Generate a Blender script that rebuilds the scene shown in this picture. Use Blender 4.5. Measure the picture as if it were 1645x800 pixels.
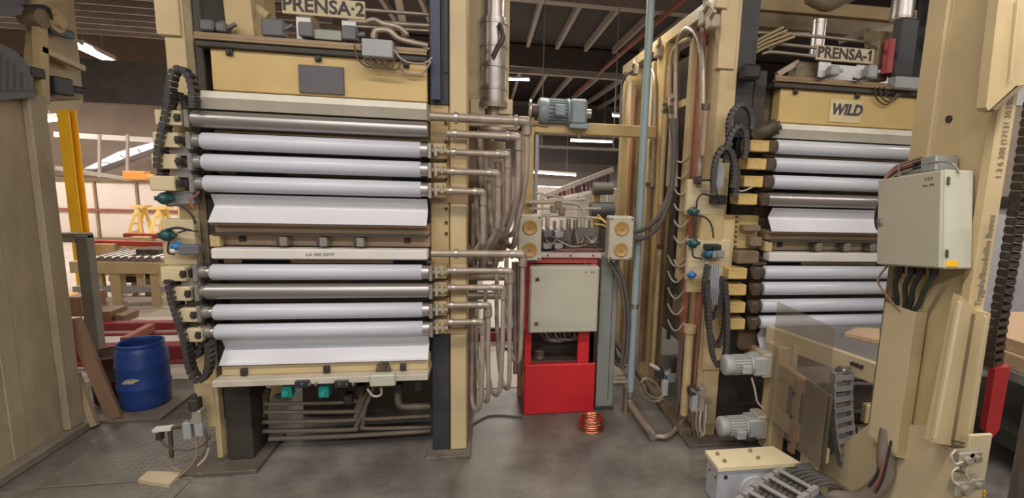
import bpy, math, random
from mathutils import Vector, Matrix, Euler
random.seed(7)
for o in list(bpy.data.objects): bpy.data.objects.remove(o)
scene = bpy.context.scene
col = scene.collection

# ------------------------------------------------------------------ camera
# the photograph's three vanishing points give focal length, optical centre and the axes
IMG_W, IMG_H, CAM_H = 1645.0, 800.0, 2.2
PX, PY, FOC = 933.055, 398.939, 811.554
ROT = Matrix(((0.98453684, 0.0088518, 0.17495389),
              (-0.17151011, -0.15458648, 0.97297857),
              (0.03565812, -0.98793961, -0.15067791)))
EYE = Vector((0, 0, CAM_H))
cam_data = bpy.data.cameras.new('camera')
cam = bpy.data.objects.new('camera', cam_data)
col.objects.link(cam)
cam_data.sensor_fit = 'HORIZONTAL'
cam_data.sensor_width = 36.0
cam_data.lens = FOC / IMG_W * 36.0
cam_data.shift_x = (IMG_W / 2 - PX) / IMG_W
cam_data.shift_y = (PY - IMG_H / 2) / IMG_W
cam_data.clip_start = 0.05
cam_data.clip_end = 200
cm = Matrix.Identity(4)
for r in range(3):
    cm[r][0] = ROT[r][0]; cm[r][1] = -ROT[r][1]; cm[r][2] = -ROT[r][2]
cm[2][3] = CAM_H
cam.matrix_world = cm
scene.camera = cam

# ------------------------------------------------------------------ light
scene.view_settings.view_transform = 'Standard'
scene.view_settings.look = 'None'
scene.view_settings.exposure = 0.0
scene.view_settings.gamma = 1.0
scene.view_settings.use_curve_mapping = False
world = bpy.data.worlds.new('World'); scene.world = world
world.use_nodes = True
world.node_tree.nodes['Background'].inputs[0].default_value = (0.8, 0.85, 0.95, 1)
world.node_tree.nodes['Background'].inputs[1].default_value = 0.3

def area(name, loc, sx, sy, power, color=(1, 0.93, 0.82), rot=(0, 0, 0)):
    l = bpy.data.lights.new(name, 'AREA'); l.shape = 'RECTANGLE'
    l.size = sx; l.size_y = sy; l.energy = power; l.color = color
    o = bpy.data.objects.new(name, l); col.objects.link(o)
    o.location = loc; o.rotation_euler = rot
    return o
WARM = (1.0, 0.905, 0.80); COOL = (0.93, 0.95, 1.0)
# the hall's rows of ceiling tubes, in the aisle in front of the presses and in the bays behind them
for x in (-4.5, -1.2, 2.1, 5.4):
    area('aisle_tube_light', (x, 0.9, 4.9), 2.4, 0.25, 95, WARM)
for x in (-2.6, 0.6, 3.8):
    area('front_tube_light', (x, -2.6, 4.9), 2.4, 0.25, 130, COOL)
for x, y, p in ((0.75, 5.2, 45), (-5.2, 6.2, 60), (-7.5, 10.5, 190), (-3.5, 12.5, 150), (0.8, 12.0, 190), (4.6, 10.0, 90), (1.0, 17.5, 380), (-9.0, 18.0, 200), (-11, 12.5, 220), (6.0, 4.5, 60)):
    area('bay_tube_light', (x, y, 4.05), 1.8, 0.25, p, WARM)

# ------------------------------------------------------------------ pixel helpers (a pixel gives a direction only)
def ray(x, y):
    return ROT @ Vector((x - PX, y - PY, FOC))
def onY(x, y, Y):
    r = ray(x, y); return EYE + r * (Y / r.y)
def onX(x, y, X):
    r = ray(x, y); return EYE + r * (X / r.x)
def onZ(x, y, Z=0.0):
    r = ray(x, y); return EYE + r * ((Z - CAM_H) / r.z)

# ------------------------------------------------------------------ materials
MATS = {}
def mat(name, color, rough=0.5, metal=0.0, var=0.12, scale=6.0, bump=0.02, dirt=0.0, dirt_col=(0.06, 0.045, 0.03), spec=0.5, stretch=(1, 1, 1), bscale=60):
    if name in MATS: return MATS[name]
    m = bpy.data.materials.new(name); m.use_nodes = True
    nt = m.node_tree; N = nt.nodes; L = nt.links
    b = N['Principled BSDF']
    tc = N.new('ShaderNodeTexCoord'); mp = N.new('ShaderNodeMapping'); mp.inputs['Scale'].default_value = stretch
    L.new(tc.outputs['Object'], mp.inputs[0])
    n1 = N.new('ShaderNodeTexNoise'); n1.inputs['Scale'].default_value = scale; n1.inputs['Detail'].default_value = 6
    L.new(mp.outputs[0], n1.inputs['Vector'])
    ramp = N.new('ShaderNodeValToRGB')
    c = Vector(color)
    ramp.color_ramp.elements[0].position = 0.3; ramp.color_ramp.elements[1].position = 0.7
    ramp.color_ramp.elements[0].color = (*(c * (1 - var)), 1); ramp.color_ramp.elements[1].color = (*(c * (1 + var * 0.6)), 1)
    L.new(n1.outputs['Fac'], ramp.inputs[0])
    out = ramp.outputs[0]
    if dirt > 0:
        n2 = N.new('ShaderNodeTexNoise'); n2.inputs['Scale'].default_value = scale * 0.6; n2.inputs['Detail'].default_value = 9; n2.inputs['Roughness'].default_value = 0.7
        L.new(mp.outputs[0], n2.inputs['Vector'])
        r2 = N.new('ShaderNodeValToRGB'); r2.color_ramp.elements[0].position = 0.5; r2.color_ramp.elements[1].position = 0.72
        r2.color_ramp.elements[1].color = (dirt, dirt, dirt, 1)
        L.new(n2.outputs['Fac'], r2.inputs[0])
        mx = N.new('ShaderNodeMixRGB'); mx.inputs[2].default_value = (*dirt_col, 1)
        L.new(r2.outputs[0], mx.inputs[0]); L.new(out, mx.inputs[1]); out = mx.outputs[0]
    L.new(out, b.inputs['Base Color'])
    b.inputs['Roughness'].default_value = rough; b.inputs['Metallic'].default_value = metal
    b.inputs['Specular IOR Level'].default_value = spec
    if bump > 0:
        n3 = N.new('ShaderNodeTexNoise'); n3.inputs['Scale'].default_value = bscale; n3.inputs['Detail'].default_value = 3
        L.new(mp.outputs[0], n3.inputs['Vector'])
        bp = N.new('ShaderNodeBump'); bp.inputs['Strength'].default_value = bump * 5; bp.inputs['Distance'].default_value = 0.01
        L.new(n3.outputs['Fac'], bp.inputs['Height']); L.new(bp.outputs[0], b.inputs['Normal'])
    MATS[name] = m
    return m
def emit(name, color, strength):
    m = bpy.data.materials.new(name); m.use_nodes = True
    b = m.node_tree.nodes['Principled BSDF']
    b.inputs['Base Color'].default_value = (0.9, 0.9, 0.9, 1)
    b.inputs['Emission Color'].default_value = (*color, 1); b.inputs['Emission Strength'].default_value = strength
    return m
BEIGE = mat('beige_paint', (0.50, 0.37, 0.185), 0.45, var=0.1, dirt=0.4, dirt_col=(0.22, 0.16, 0.09))
CREAM = mat('cream_paint', (0.57, 0.445, 0.245), 0.42, var=0.08, scale=2.5, dirt=0.32, dirt_col=(0.33, 0.25, 0.14))
CREAM_PALE = mat('pale_cream_paint', (0.60, 0.50, 0.31), 0.42, var=0.06, scale=3, dirt=0.2, dirt_col=(0.4, 0.32, 0.2))
OCHRE = mat('ochre_paint', (0.56, 0.405, 0.165), 0.42, var=0.08, scale=3, dirt=0.22, dirt_col=(0.27, 0.17, 0.06))
STAINED = mat('stained_plate', (0.41, 0.335, 0.225), 0.6, var=0.14, scale=1.6, dirt=0.75, dirt_col=(0.14, 0.105, 0.07), stretch=(1, 1, 0.3))
OLIVE = mat('olive_brown_steel', (0.27, 0.21, 0.13), 0.5, metal=0.2, var=0.2, dirt=0.5)
BROWN = mat('brown_shelf', (0.34, 0.235, 0.14), 0.5, var=0.15, scale=3, stretch=(0.3, 1, 1), dirt=0.4)
WHITE = mat('white_film', (0.55, 0.56, 0.62), 0.3, var=0.03, scale=2, bump=0.0)
WHITE_BAR = mat('white_bar_paint', (0.68, 0.65, 0.60), 0.4, var=0.05, dirt=0.15)
STEEL = mat('steel', (0.44, 0.41, 0.38), 0.36, metal=0.8, var=0.12, scale=12, stretch=(1, 6, 6), bump=0.004)
STEEL_ROLL = mat('polished_roll', (0.36, 0.335, 0.32), 0.34, metal=0.75, var=0.1, scale=5, stretch=(0.2, 6, 6), bump=0.002)
PIPE = mat('pipe_steel', (0.38, 0.315, 0.25), 0.42, metal=0.4, var=0.2, scale=10, dirt=0.3)
HOSE = mat('hose_rubber', (0.33, 0.27, 0.22), 0.6, var=0.15, scale=14)
HOSE_DARK = mat('hose_dark_rubber', (0.11, 0.095, 0.085), 0.55, var=0.15, scale=14)
BLACK = mat('black_plastic', (0.022, 0.022, 0.025), 0.5, var=0.2)
NAVY = mat('dark_navy_steel', (0.036, 0.036, 0.043), 0.5, var=0.25, scale=4, dirt=0.3, dirt_col=(0.1, 0.085, 0.07))
SOOT = mat('sooty_steel', (0.045, 0.038, 0.032), 0.6, var=0.3, scale=5, dirt=0.3, dirt_col=(0.12, 0.09, 0.06))
GREASE = mat('greasy_steel', (0.095, 0.072, 0.05), 0.5, metal=0.2, var=0.4, scale=18, dirt=0.5, dirt_col=(0.26, 0.2, 0.12))
RED = mat('red_paint', (0.62, 0.022, 0.028), 0.4, var=0.1, scale=3, dirt=0.1, dirt_col=(0.2, 0.02, 0.02))
RED_DULL = mat('dull_red_paint', (0.42, 0.065, 0.05), 0.5, var=0.15, dirt=0.25)
SALMON = mat('salmon_paint', (0.36, 0.125, 0.085), 0.5, var=0.2, dirt=0.6, dirt_col=(0.2, 0.1, 0.06))
GREY_BOX = mat('grey_green_enclosure', (0.49, 0.475, 0.375), 0.45, var=0.05, scale=3, dirt=0.12, dirt_col=(0.3, 0.26, 0.18))
GREY = mat('grey_paint', (0.34, 0.345, 0.35), 0.45, var=0.1)
GREY_DARK = mat('dark_grey_paint', (0.13, 0.13, 0.138), 0.5, var=0.15)
GREY_TEAL = mat('grey_teal_paint', (0.25, 0.262, 0.24), 0.45, var=0.1, dirt=0.2)
MOTOR = mat('motor_grey_blue', (0.27, 0.32, 0.345), 0.4, var=0.1, scale=12, dirt=0.25)
MOTOR_GREY = mat('motor_grey', (0.40, 0.41, 0.39), 0.38, var=0.08, scale=12, dirt=0.15)
TEAL = mat('teal_pipe_paint', (0.29, 0.375, 0.38), 0.4, var=0.1, scale=9, dirt=0.3, dirt_col=(0.3, 0.28, 0.22), stretch=(1, 1, 0.3))
GREEN = mat('green_sensor', (0.015, 0.30, 0.24), 0.4, var=0.1)
TEAL_DEV = mat('teal_device', (0.02, 0.075, 0.085), 0.4, var=0.15)
BLUE_DEV = mat('blue_device', (0.03, 0.17, 0.42), 0.4, var=0.15)
BLUE = mat('blue_barrel_plastic', (0.018, 0.06, 0.27), 0.36, var=0.12, scale=4, dirt=0.2, dirt_col=(0.12, 0.15, 0.23))
WOOD = mat('brown_wood', (0.25, 0.15, 0.09), 0.6, var=0.25, scale=5, stretch=(1, 1, 0.1))
WOOD_PALE = mat('pale_wood', (0.38, 0.29, 0.18), 0.6, var=0.2, scale=5, stretch=(1, 1, 0.1))
BOARD = mat('chipboard', (0.62, 0.42, 0.26), 0.55, var=0.08, scale=30)
COPPER = mat('copper', (0.85, 0.36, 0.20), 0.25, metal=1.0, var=0.1, scale=20)
YELLOW = mat('safety_yellow', (0.83, 0.46, 0.02), 0.4, var=0.08)
YELLOW_PALE = mat('pale_yellow', (0.85, 0.62, 0.2), 0.45, var=0.08)
ORANGE = mat('orange_paint', (0.85, 0.32, 0.08), 0.45, var=0.08)
SOCKET = mat('socket_yellow', (0.48, 0.285, 0.085), 0.45, var=0.12, scale=20)
SIGN = mat('sign_tan', (0.52, 0.43, 0.28), 0.55, var=0.08, dirt=0.15)
INK = mat('ink', (0.035, 0.032, 0.03), 0.6, var=0.1)
INK_FADED = mat('faded_ink', (0.24, 0.20, 0.15), 0.6, var=0.1)
ROOF = mat('roof_sheet', (0.062, 0.05, 0.047), 0.8, var=0.2, scale=1.5)
PURLIN = mat('purlin_paint', (0.42, 0.37, 0.33), 0.6, var=0.12)
BEAM = mat('dark_beam', (0.085, 0.07, 0.062), 0.6, var=0.2)
WALLM = mat('white_panel', (0.80, 0.71, 0.65), 0.6, var=0.06, scale=1)
INSUL = mat('pipe_cladding', (0.53, 0.49, 0.46), 0.35, metal=0.75, var=0.14, scale=5, dirt=0.3)
CHAIN = mat('chain_plastic', (0.052, 0.047, 0.045), 0.45, var=0.2, scale=20)
CHAIN_GREY = mat('chain_grey', (0.27, 0.25, 0.235), 0.5, var=0.15, scale=20)
WIRE = mat('pale_wire', (0.48, 0.42, 0.34), 0.5, var=0.1)
COPPER_WIRE = mat('brown_wire', (0.28, 0.17, 0.11), 0.5, var=0.1)
GREEN_HOSE = mat('green_black_hose', (0.02, 0.028, 0.022), 0.45, var=0.2)
DARKPLATE = mat('slate_plate', (0.10, 0.095, 0.105), 0.5, var=0.1)
def concrete():
    m = bpy.data.materials.new('stained_concrete'); m.use_nodes = True
    nt = m.node_tree; N = nt.nodes; L = nt.links; b = N['Principled BSDF']
    tc = N.new('ShaderNodeTexCoord')
    def noise(s, d, r=0.6):
        n = N.new('ShaderNodeTexNoise'); n.inputs['Scale'].default_value = s; n.inputs['Detail'].default_value = d; n.inputs['Roughness'].default_value = r
        L.new(tc.outputs['Object'], n.inputs['Vector']); return n
    n1 = noise(0.9, 8); n2 = noise(3.5, 9, 0.7); n3 = noise(40, 4)
    r1 = N.new('ShaderNodeValToRGB')
    r1.color_ramp.elements[0].position = 0.33; r1.color_ramp.elements[0].color = (0.125, 0.112, 0.10, 1)
    r1.color_ramp.elements[1].position = 0.68; r1.color_ramp.elements[1].color = (0.27, 0.245, 0.215, 1)
    L.new(n1.outputs['Fac'], r1.inputs[0])
    r2 = N.new('ShaderNodeValToRGB')
    r2.color_ramp.elements[0].position = 0.35; r2.color_ramp.elements[0].color = (0.55, 0.53, 0.5, 1)
    r2.color_ramp.elements[1].position = 0.6; r2.color_ramp.elements[1].color = (1, 1, 1, 1)
    L.new(n2.outputs['Fac'], r2.inputs[0])
    mx = N.new('ShaderNodeMixRGB'); mx.blend_type = 'MULTIPLY'; mx.inputs[0].default_value = 0.85
    L.new(r1.outputs[0], mx.inputs[1]); L.new(r2.outputs[0], mx.inputs[2])
    L.new(mx.outputs[0], b.inputs['Base Color'])
    r3 = N.new('ShaderNodeValToRGB'); r3.color_ramp.elements[0].color = (0.3, 0.3, 0.3, 1); r3.color_ramp.elements[1].color = (0.62, 0.62, 0.62, 1)
    L.new(n2.outputs['Fac'], r3.inputs[0]); L.new(r3.outputs[0], b.inputs['Roughness'])
    bp = N.new('ShaderNodeBump'); bp.inputs['Strength'].default_value = 0.12; bp.inputs['Distance'].default_value = 0.01
    L.new(n3.outputs['Fac'], bp.inputs['Height']); L.new(bp.outputs[0], b.inputs['Normal'])
    return m
CONCRETE = concrete()
CONCRETE_PALE = mat('pale_concrete', (0.56, 0.48, 0.42), 0.5, var=0.15, scale=1.2, dirt=0.35, dirt_col=(0.3, 0.25, 0.2))
PLATE = mat('chequer_plate', (0.27, 0.245, 0.215), 0.5, metal=0.35, var=0.2, scale=3, dirt=0.4, dirt_col=(0.13, 0.1, 0.08))
def glass():
    m = bpy.data.materials.new('dusty_clear_plastic'); m.use_nodes = True
    nt = m.node_tree; N = nt.nodes; L = nt.links
    b = N['Principled BSDF']; out = N['Material Output']
    b.inputs['Base Color'].default_value = (0.36, 0.31, 0.26, 1); b.inputs['Roughness'].default_value = 0.3
    t = N.new('ShaderNodeBsdfTransparent'); t.inputs[0].default_value = (0.9, 0.88, 0.85, 1)
    mix = N.new('ShaderNodeMixShader')
    n = N.new('ShaderNodeTexNoise'); n.inputs['Scale'].default_value = 3
    tc = N.new('ShaderNodeTexCoord'); L.new(tc.outputs['Object'], n.inputs['Vector'])
    mr = N.new('ShaderNodeMapRange'); mr.inputs['To Min'].default_value = 0.1; mr.inputs['To Max'].default_value = 0.32
    L.new(n.outputs['Fac'], mr.inputs[0]); L.new(mr.outputs[0], mix.inputs[0])
    L.new(t.outputs[0], mix.inputs[1]); L.new(b.outputs[0], mix.inputs[2]); L.new(mix.outputs[0], out.inputs[0])
    return m
GLASS = glass()
TUBE_ON = emit('tube_glow', (1.0, 0.96, 0.9), 16.0)
SKY_PANE = emit('skylight_glow', (0.85, 0.92, 1.0), 1.6)

# ------------------------------------------------------------------ mesh helpers
class MB:
    """collects shapes, then links them as ONE mesh object"""
    def __init__(s): s.v = []; s.f = []; s.sm = []
    def add(s, vs, fs, smooth=False):
        b = len(s.v); s.v += [tuple(v) for v in vs]
        for f in fs: s.f.append(tuple(i + b for i in f)); s.sm.append(smooth)
        return s
    def box(s, x0, x1, y0, y1, z0, z1, c=0.0, M=None):
        x0, x1 = min(x0, x1), max(x0, x1); y0, y1 = min(y0, y1), max(y0, y1); z0, z1 = min(z0, z1), max(z0, z1)
        if c <= 0:
            vs = [(x, y, z) for x in (x0, x1) for y in (y0, y1) for z in (z0, z1)]
            fs = [(0, 1, 3, 2), (4, 6, 7, 5), (0, 4, 5, 1), (2, 3, 7, 6), (0, 2, 6, 4), (1, 5, 7, 3)]
        else:
            c = min(c, (x1 - x0) * .45, (y1 - y0) * .45, (z1 - z0) * .45)
            vs = []; idx = {}
            for ix in (0, 1):
                for iy in (0, 1):
                    for iz in (0, 1):
                        for a in range(3):
                            p = [(x0, x1)[ix], (y0, y1)[iy], (z0, z1)[iz]]
                            for k, i in enumerate((ix, iy, iz)):
                                if k != a: p[k] += c if i == 0 else -c
                            idx[ix, iy, iz, a] = len(vs); vs.append(tuple(p))
            fs = []
            for a in range(3):
                b_, c_ = (a + 1) % 3, (a + 2) % 3
                for i in (0, 1):
                    q = []
                    for j, k in ((0, 0), (1, 0), (1, 1), (0, 1)):
                        t = [0, 0, 0]; t[a] = i; t[b_] = j; t[c_] = k; q.append(idx[t[0], t[1], t[2], a])
                    fs.append(tuple(q if i else q[::-1]))
                for j in (0, 1):
                    for k in (0, 1):
                        q = []
                        for i, ax in ((0, b_), (1, b_), (1, c_), (0, c_)):
                            t = [0, 0, 0]; t[a] = i; t[b_] = j; t[c_] = k; q.append(idx[t[0], t[1], t[2], ax])
                        fs.append(tuple(q if j == k else q[::-1]))
            for ix in (0, 1):
                for iy in (0, 1):
                    for iz in (0, 1):
                        q = [idx[ix, iy, iz, a] for a in range(3)]
                        fs.append(tuple(q if (ix + iy + iz) % 2 else q[::-1]))
        if M is not None: vs = [M @ Vector(v) for v in vs]
        return s.add(vs, fs)
    def bar(s, a, b, w, h=None, up=(0, 0, 1)):
        """rectangular bar from a to b, w across, h along up"""
        a = Vector(a); b = Vector(b); h = w if h is None else h
        d = (b - a).normalized(); up = Vector(up)
        if abs(d.dot(up)) > 0.98: up = Vector((0, 1, 0))
        x = d.cross(up).normalized(); z = x.cross(d).normalized()
        vs = [p + x * sx * w / 2 + z * sz * h / 2 for p in (a, b) for sx, sz in ((-1, -1), (1, -1), (1, 1), (-1, 1))]
        return s.add(vs, [(3, 2, 1, 0), (4, 5, 6, 7), (0, 1, 5, 4), (1, 2, 6, 5), (2, 3, 7, 6), (3, 0, 4, 7)])
    def cyl(s, a, b, r, r2=None, n=20, cap=True):
        a = Vector(a); b = Vector(b); r2 = r if r2 is None else r2
        d = (b - a).normalized(); up = Vector((0, 0, 1)) if abs(d.z) < 0.9 else Vector((1, 0, 0))
        x = d.cross(up).normalized(); y = d.cross(x)
        vs = [p + (x * math.cos(t) + y * math.sin(t)) * q for p, q in ((a, r), (b, r2)) for t in [2 * math.pi * i / n for i in range(n)]]
        s.add(vs, [(i, (i + 1) % n, n + (i + 1) % n, n + i) for i in range(n)], True)
        if cap: s.add(vs[:n], [tuple(range(n))[::-1]]); s.add(vs[n:], [tuple(range(n))])
        return s
    def lathe(s, base, prof, axis=(0, 0, 1), n=28):
        """prof = [(radius, distance along axis)]"""
        base = Vector(base); d = Vector(axis).normalized(); up = Vector((0, 0, 1)) if abs(d.z) < 0.9 else Vector((1, 0, 0))
        x = d.cross(up).normalized(); y = d.cross(x)
        vs = [base + d * h + (x * math.cos(2 * math.pi * i / n) + y * math.sin(2 * math.pi * i / n)) * r for r, h in prof for i in range(n)]
        fs = [(k * n + i, k * n + (i + 1) % n, (k + 1) * n + (i + 1) % n, (k + 1) * n + i) for k in range(len(prof) - 1) for i in range(n)]
        return s.add(vs, fs, True)
    def tube(s, pts, r, n=8, sub=6, smooth_path=True):
        pts = [Vector(p) for p in pts]
        if smooth_path and len(pts) > 2: pts = catmull(pts, sub)
        k = len(pts); rings = []
        prev = None
        for i, p in enumerate(pts):
            t = (pts[min(i + 1, k - 1)] - pts[max(i - 1, 0)]).normalized()
            if prev is None:
                up = Vector((0, 0, 1)) if abs(t.z) < 0.9 else Vector((1, 0, 0)); x = t.cross(up).normalized()
            else:
                x = (prev - t * prev.dot(t)).normalized()
            prev = x; y = t.cross(x)
            rings.append([p + (x * math.cos(2 * math.pi * j / n) + y * math.sin(2 * math.pi * j / n)) * r for j in range(n)])
        vs = [v for rg in rings for v in rg]
        fs = [(i * n + j, i * n + (j + 1) % n, (i + 1) * n + (j + 1) % n, (i + 1) * n + j) for i in range(k - 1) for j in range(n)]
        s.add(vs, fs, True)
        s.add(rings[0], [tuple(range(n))[::-1]]); s.add(rings[-1], [tuple(range(n))])
        return s
    def prism(s, poly, ext):
        """closed polygon of 3-D points pushed along ext"""
        poly = [Vector(p) for p in poly]; e = Vector(ext); n = len(poly)
        return s.add(poly + [p + e for p in poly], [tuple(range(n))[::-1], tuple(range(n, 2 * n))] + [(i, (i + 1) % n, n + (i + 1) % n, n + i) for i in range(n)])
    def chain(s, pts, w, h, pitch, across=(1, 0, 0), gap=0.25):
        """links of an energy chain along a path: two side plates, two cross bars each"""
        pts = catmull([Vector(p) for p in pts], 10)
        ds = [0.0]
        for a, b in zip(pts, pts[1:]): ds.append(ds[-1] + (b - a).length)
        k = int(ds[-1] / pitch); ac = Vector(across).normalized()
        def at(q):
            q = min(max(q, 0), ds[-1] - 1e-6)
            i = max(j for j in range(len(ds)) if ds[j] <= q); i = min(i, len(pts) - 2)
            return pts[i].lerp(pts[i + 1], (q - ds[i]) / max(ds[i + 1] - ds[i], 1e-9))
        for i in range(k):
            a = at(i * pitch + pitch * gap * 0.15); b = at((i + 1) * pitch - pitch * gap * 0.15); m = (a + b) / 2
            t = (b - a).normalized(); c = (ac - t * ac.dot(t)).normalized(); u = t.cross(c)
            for sg in (-1, 1):
                s.bar(a + c * sg * w * 0.44, b + c * sg * w * 0.44, w * 0.12, h, up=u)
            for sg in (-1, 1):
                q = m + u * sg * h * 0.5
                s.bar(q - c * w * 0.5, q + c * w * 0.5, pitch * (1 - gap) * 0.62, h * 0.16, up=u)
        return s
    def build(s, name, material, parent=None, label=None):
        me = bpy.data.meshes.new(name); me.from_pydata(s.v, [], s.f)
        me.polygons.foreach_set('use_smooth', s.sm); me.materials.append(material); me.update()
        o = bpy.data.objects.new(name, me); col.objects.link(o)
        if parent is not None:
            o.parent = parent
            o.matrix_parent_inverse = Matrix.Translation(-world_loc(parent))
        if label: o['label'] = label
        return o
def world_loc(o):
    return Vector(o.get('_base', (0, 0, 0)))
def catmull(p, sub):
    if len(p) < 3: return p
    q = [p[0] * 2 - p[1]] + p + [p[-1] * 2 - p[-2]]; out = []
    for i in range(1, len(q) - 2):
        a, b, c, d = q[i - 1:i + 3]
        for j in range(sub):
            t = j / sub
            out.append(0.5 * ((2 * b) + (c - a) * t + (2 * a - 5 * b + 4 * c - d) * t * t + (3 * b - a - 3 * c + d) * t ** 3))
    out.append(p[-1]); return out
def tag(o, label, cat, group=None, kind=None):
    if label: o['label'] = label
    if cat: o['category'] = cat
    if group: o['group'] = group
    if kind: o['kind'] = kind
    return o
def thing(name, label, cat, loc, group=None):
    o = bpy.data.objects.new(name, None); col.objects.link(o)
    o.location = loc; o['_base'] = tuple(loc); o.empty_display_size = 0.1
    return tag(o, label, cat, group)
def struct(o, label=None, cat=None):
    return tag(o, label, cat, None, 'structure')
def share(src, name, parent, offset):
    """a copy of a part that shares its mesh, moved by offset (world units)"""
    c = src.copy(); col.objects.link(c); c.name = name; c.parent = parent
    c.location = Vector(src.location) + Vector(offset)
    c.matrix_parent_inverse = Matrix.Translation(-world_loc(parent)) if parent is not None else Matrix.Identity(4)
    return c
def text(name, body, size, material, parent, origin, right, up, extrude=0.002, shear=0.0, xscale=1.0, bold=0.0):
    cu = bpy.data.curves.new(name, 'FONT'); cu.body = body; cu.size = size; cu.extrude = extrude; cu.shear = shear
    cu.align_x = 'CENTER'; cu.align_y = 'CENTER'; cu.offset = bold; cu.resolution_u = 3
    t = bpy.data.objects.new('tmp', cu); col.objects.link(t)
    bpy.context.view_layer.update()
    me = bpy.data.meshes.new_from_object(t.evaluated_get(bpy.context.evaluated_depsgraph_get()))
    bpy.data.objects.remove(t); bpy.data.curves.remove(cu)
    r = Vector(right).normalized(); u = Vector(up).normalized(); nrm = r.cross(u); o3 = Vector(origin)
    for v in me.vertices: v.co = o3 + r * v.co.x * xscale + u * v.co.y + nrm * v.co.z
    me.materials.clear(); me.materials.append(material); me.name = name
    o = bpy.data.objects.new(name, me); col.objects.link(o)
    if parent is not None:
        o.parent = parent; o.matrix_parent_inverse = Matrix.Translation(-world_loc(parent))
    return o
# ================================================================== the hall
ZC = 5.6
struct(MB().box(-16, 13, -6, 27, -0.12, 0).build('floor', CONCRETE), 'dark stained concrete factory floor', 'floor')
floor = bpy.data.objects['floor']
# pale swept concrete beyond the machines
struct(MB().box(-15.5, -2.2, 5.4, 26.5, 0.0, 0.006).build('floor_pale', CONCRETE_PALE), 'pale swept concrete floor beyond the left press', 'floor')
struct(MB().box(-0.15, 1.45, 4.9, 26.5, 0.0, 0.006).build('floor_aisle', CONCRETE_PALE), 'pale concrete aisle between the two presses', 'floor')
ceil = struct(MB().box(-16, 13, -6, 27, ZC, ZC + 0.15).build('ceiling', ROOF), 'dark sheet roof of the factory hall', 'ceiling')
# purlins over the middle bays run away from the camera
bay = MB().bar((0, 7.5, ZC - 0.08), (0, 13.6, ZC - 0.08), 0.09, 0.14)
p0 = None
for i in range(12):
    x = -2.2 + i * 0.78
    if p0 is None: p0 = MB().bar((x, 7.6, ZC - 0.1), (x, 14.2, ZC - 0.1), 0.085, 0.16).build('purlin', PURLIN, ceil)
    else: share(p0, 'purlin', ceil, (i * 0.78, 0, 0))
p1 = None
for i in range(16):
    x = -2.4 + i * 0.8
    if p1 is None: p1 = MB().bar((x, 15.7, ZC - 0.5), (x, 23.5, ZC - 0.5), 0.09, 0.14).build('purlin', PURLIN, ceil)
    else: share(p1, 'purlin', ceil, (i * 0.8, 0, 0))
# purlins over the left bay and over both presses run across the picture
p2 = None
for i in range(13):
    y = 4.6 + i * 0.42
    if p2 is None: p2 = MB().bar((-15.5, y, ZC - 0.75), (-2.3, y, ZC - 0.75), 0.06, 0.09).build('purlin', PURLIN, ceil)
    else: share(p2, 'purlin', ceil, (0, i * 0.42, 0))
p3 = None
for i in range(7):
    y = 9.9 + i * 0.5
    if p3 is None: p3 = MB().bar((-15.5, y, 4.75), (-2.9, y, 4.75), 0.06, 0.09).build('purlin', PURLIN, ceil)
    else: share(p3, 'purlin', ceil, (0, i * 0.5, 0))
for y, z0, z1, x0, x1, m in ((14.6, 4.98, 5.55, -2.4, 12.5, BEAM), (15.2, 4.92, 5.05, -2.4, 12.5, PURLIN), (9.7, 5.2, 5.45, -2.4, 12.5, PURLIN),
                             (9.3, 2.98, 3.62, -15.5, -2.7, BEAM), (23.6, 2.55, 5.0, -2.4, 12.5, BEAM), (23.3, 3.75, 3.87, -2.4, 12.5, PURLIN)):  # the deepest far one is a dark bulkhead added for the dark far ceiling
    MB().box(x0, x1, y - 0.12, y + 0.12, z0, z1).build('roof_beam', m, ceil)
MB().bar(onZ(182, 100, 4.1), onZ(285, 146, 4.1), 0.1, 0.14).build('roof_beam', PURLIN, ceil)
MB().bar(onZ(1105, -8, 5.0), onZ(925, 150, 5.0), 0.07, 0.07).build('roof_rail', SALMON, ceil, 'dull red sprinkler rail under the roof')
# walls
wb = struct(MB().box(-16, 13, 26.6, 26.8, 0, ZC).build('wall_back', WALLM), 'pale far end wall of the hall', 'wall')
struct(MB().box(-16.2, -16, -6, 27, 0, ZC).build('wall_left', WALLM), 'pale left side wall of the hall', 'wall')
struct(MB().box(13, 13.2, -6, 27, 0, ZC).build('wall_right', WALLM), 'pale right side wall of the hall', 'wall')
struct(MB().box(-16, 13, -6.2, -6, 0, ZC).build('wall_front', WALLM), 'pale wall behind the camera', 'wall')
# partition of white panels across the far left bay: each panel, post and rail its own piece
YW = 15.0
pw = struct(MB().box(-15.8, -4.0, YW + 0.06, YW + 0.12, 0, 1.5).build('wall_partition', WALLM), 'white panelled partition wall across the far left bay', 'wall')
zb, zm, zt = onY(180, 382, YW).z, onY(180, 338, YW).z, onY(180, 292, YW).z
panel = MB().box(-15.7, -14.82, YW, YW + 0.05, zb, zm - 0.03, 0.01).build('panel', WALLM, pw)
for i in range(1, 12): share(panel, 'panel', pw, (i * 0.95, 0, 0))
panel = MB().box(-15.7, -14.82, YW, YW + 0.05, zm + 0.03, zt, 0.01).build('panel', WALLM, pw)
for i in range(1, 12): share(panel, 'panel', pw, (i * 0.95, 0, 0))
MB().box(-15.8, -4.0, YW - 0.05, YW + 0.05, zm - 0.03, zm + 0.03).build('rail', SALMON, pw)
MB().box(-15.8, -4.0, YW - 0.05, YW + 0.05, zt, zt + 0.09).build('rail', OLIVE, pw)
post = MB().box(-14.81, -14.76, YW - 0.03, YW + 0.05, 0, zt).build('post', BROWN, pw)
for i in range(1, 12): share(post, 'post', pw, (i * 0.95, 0, 0))
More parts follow.
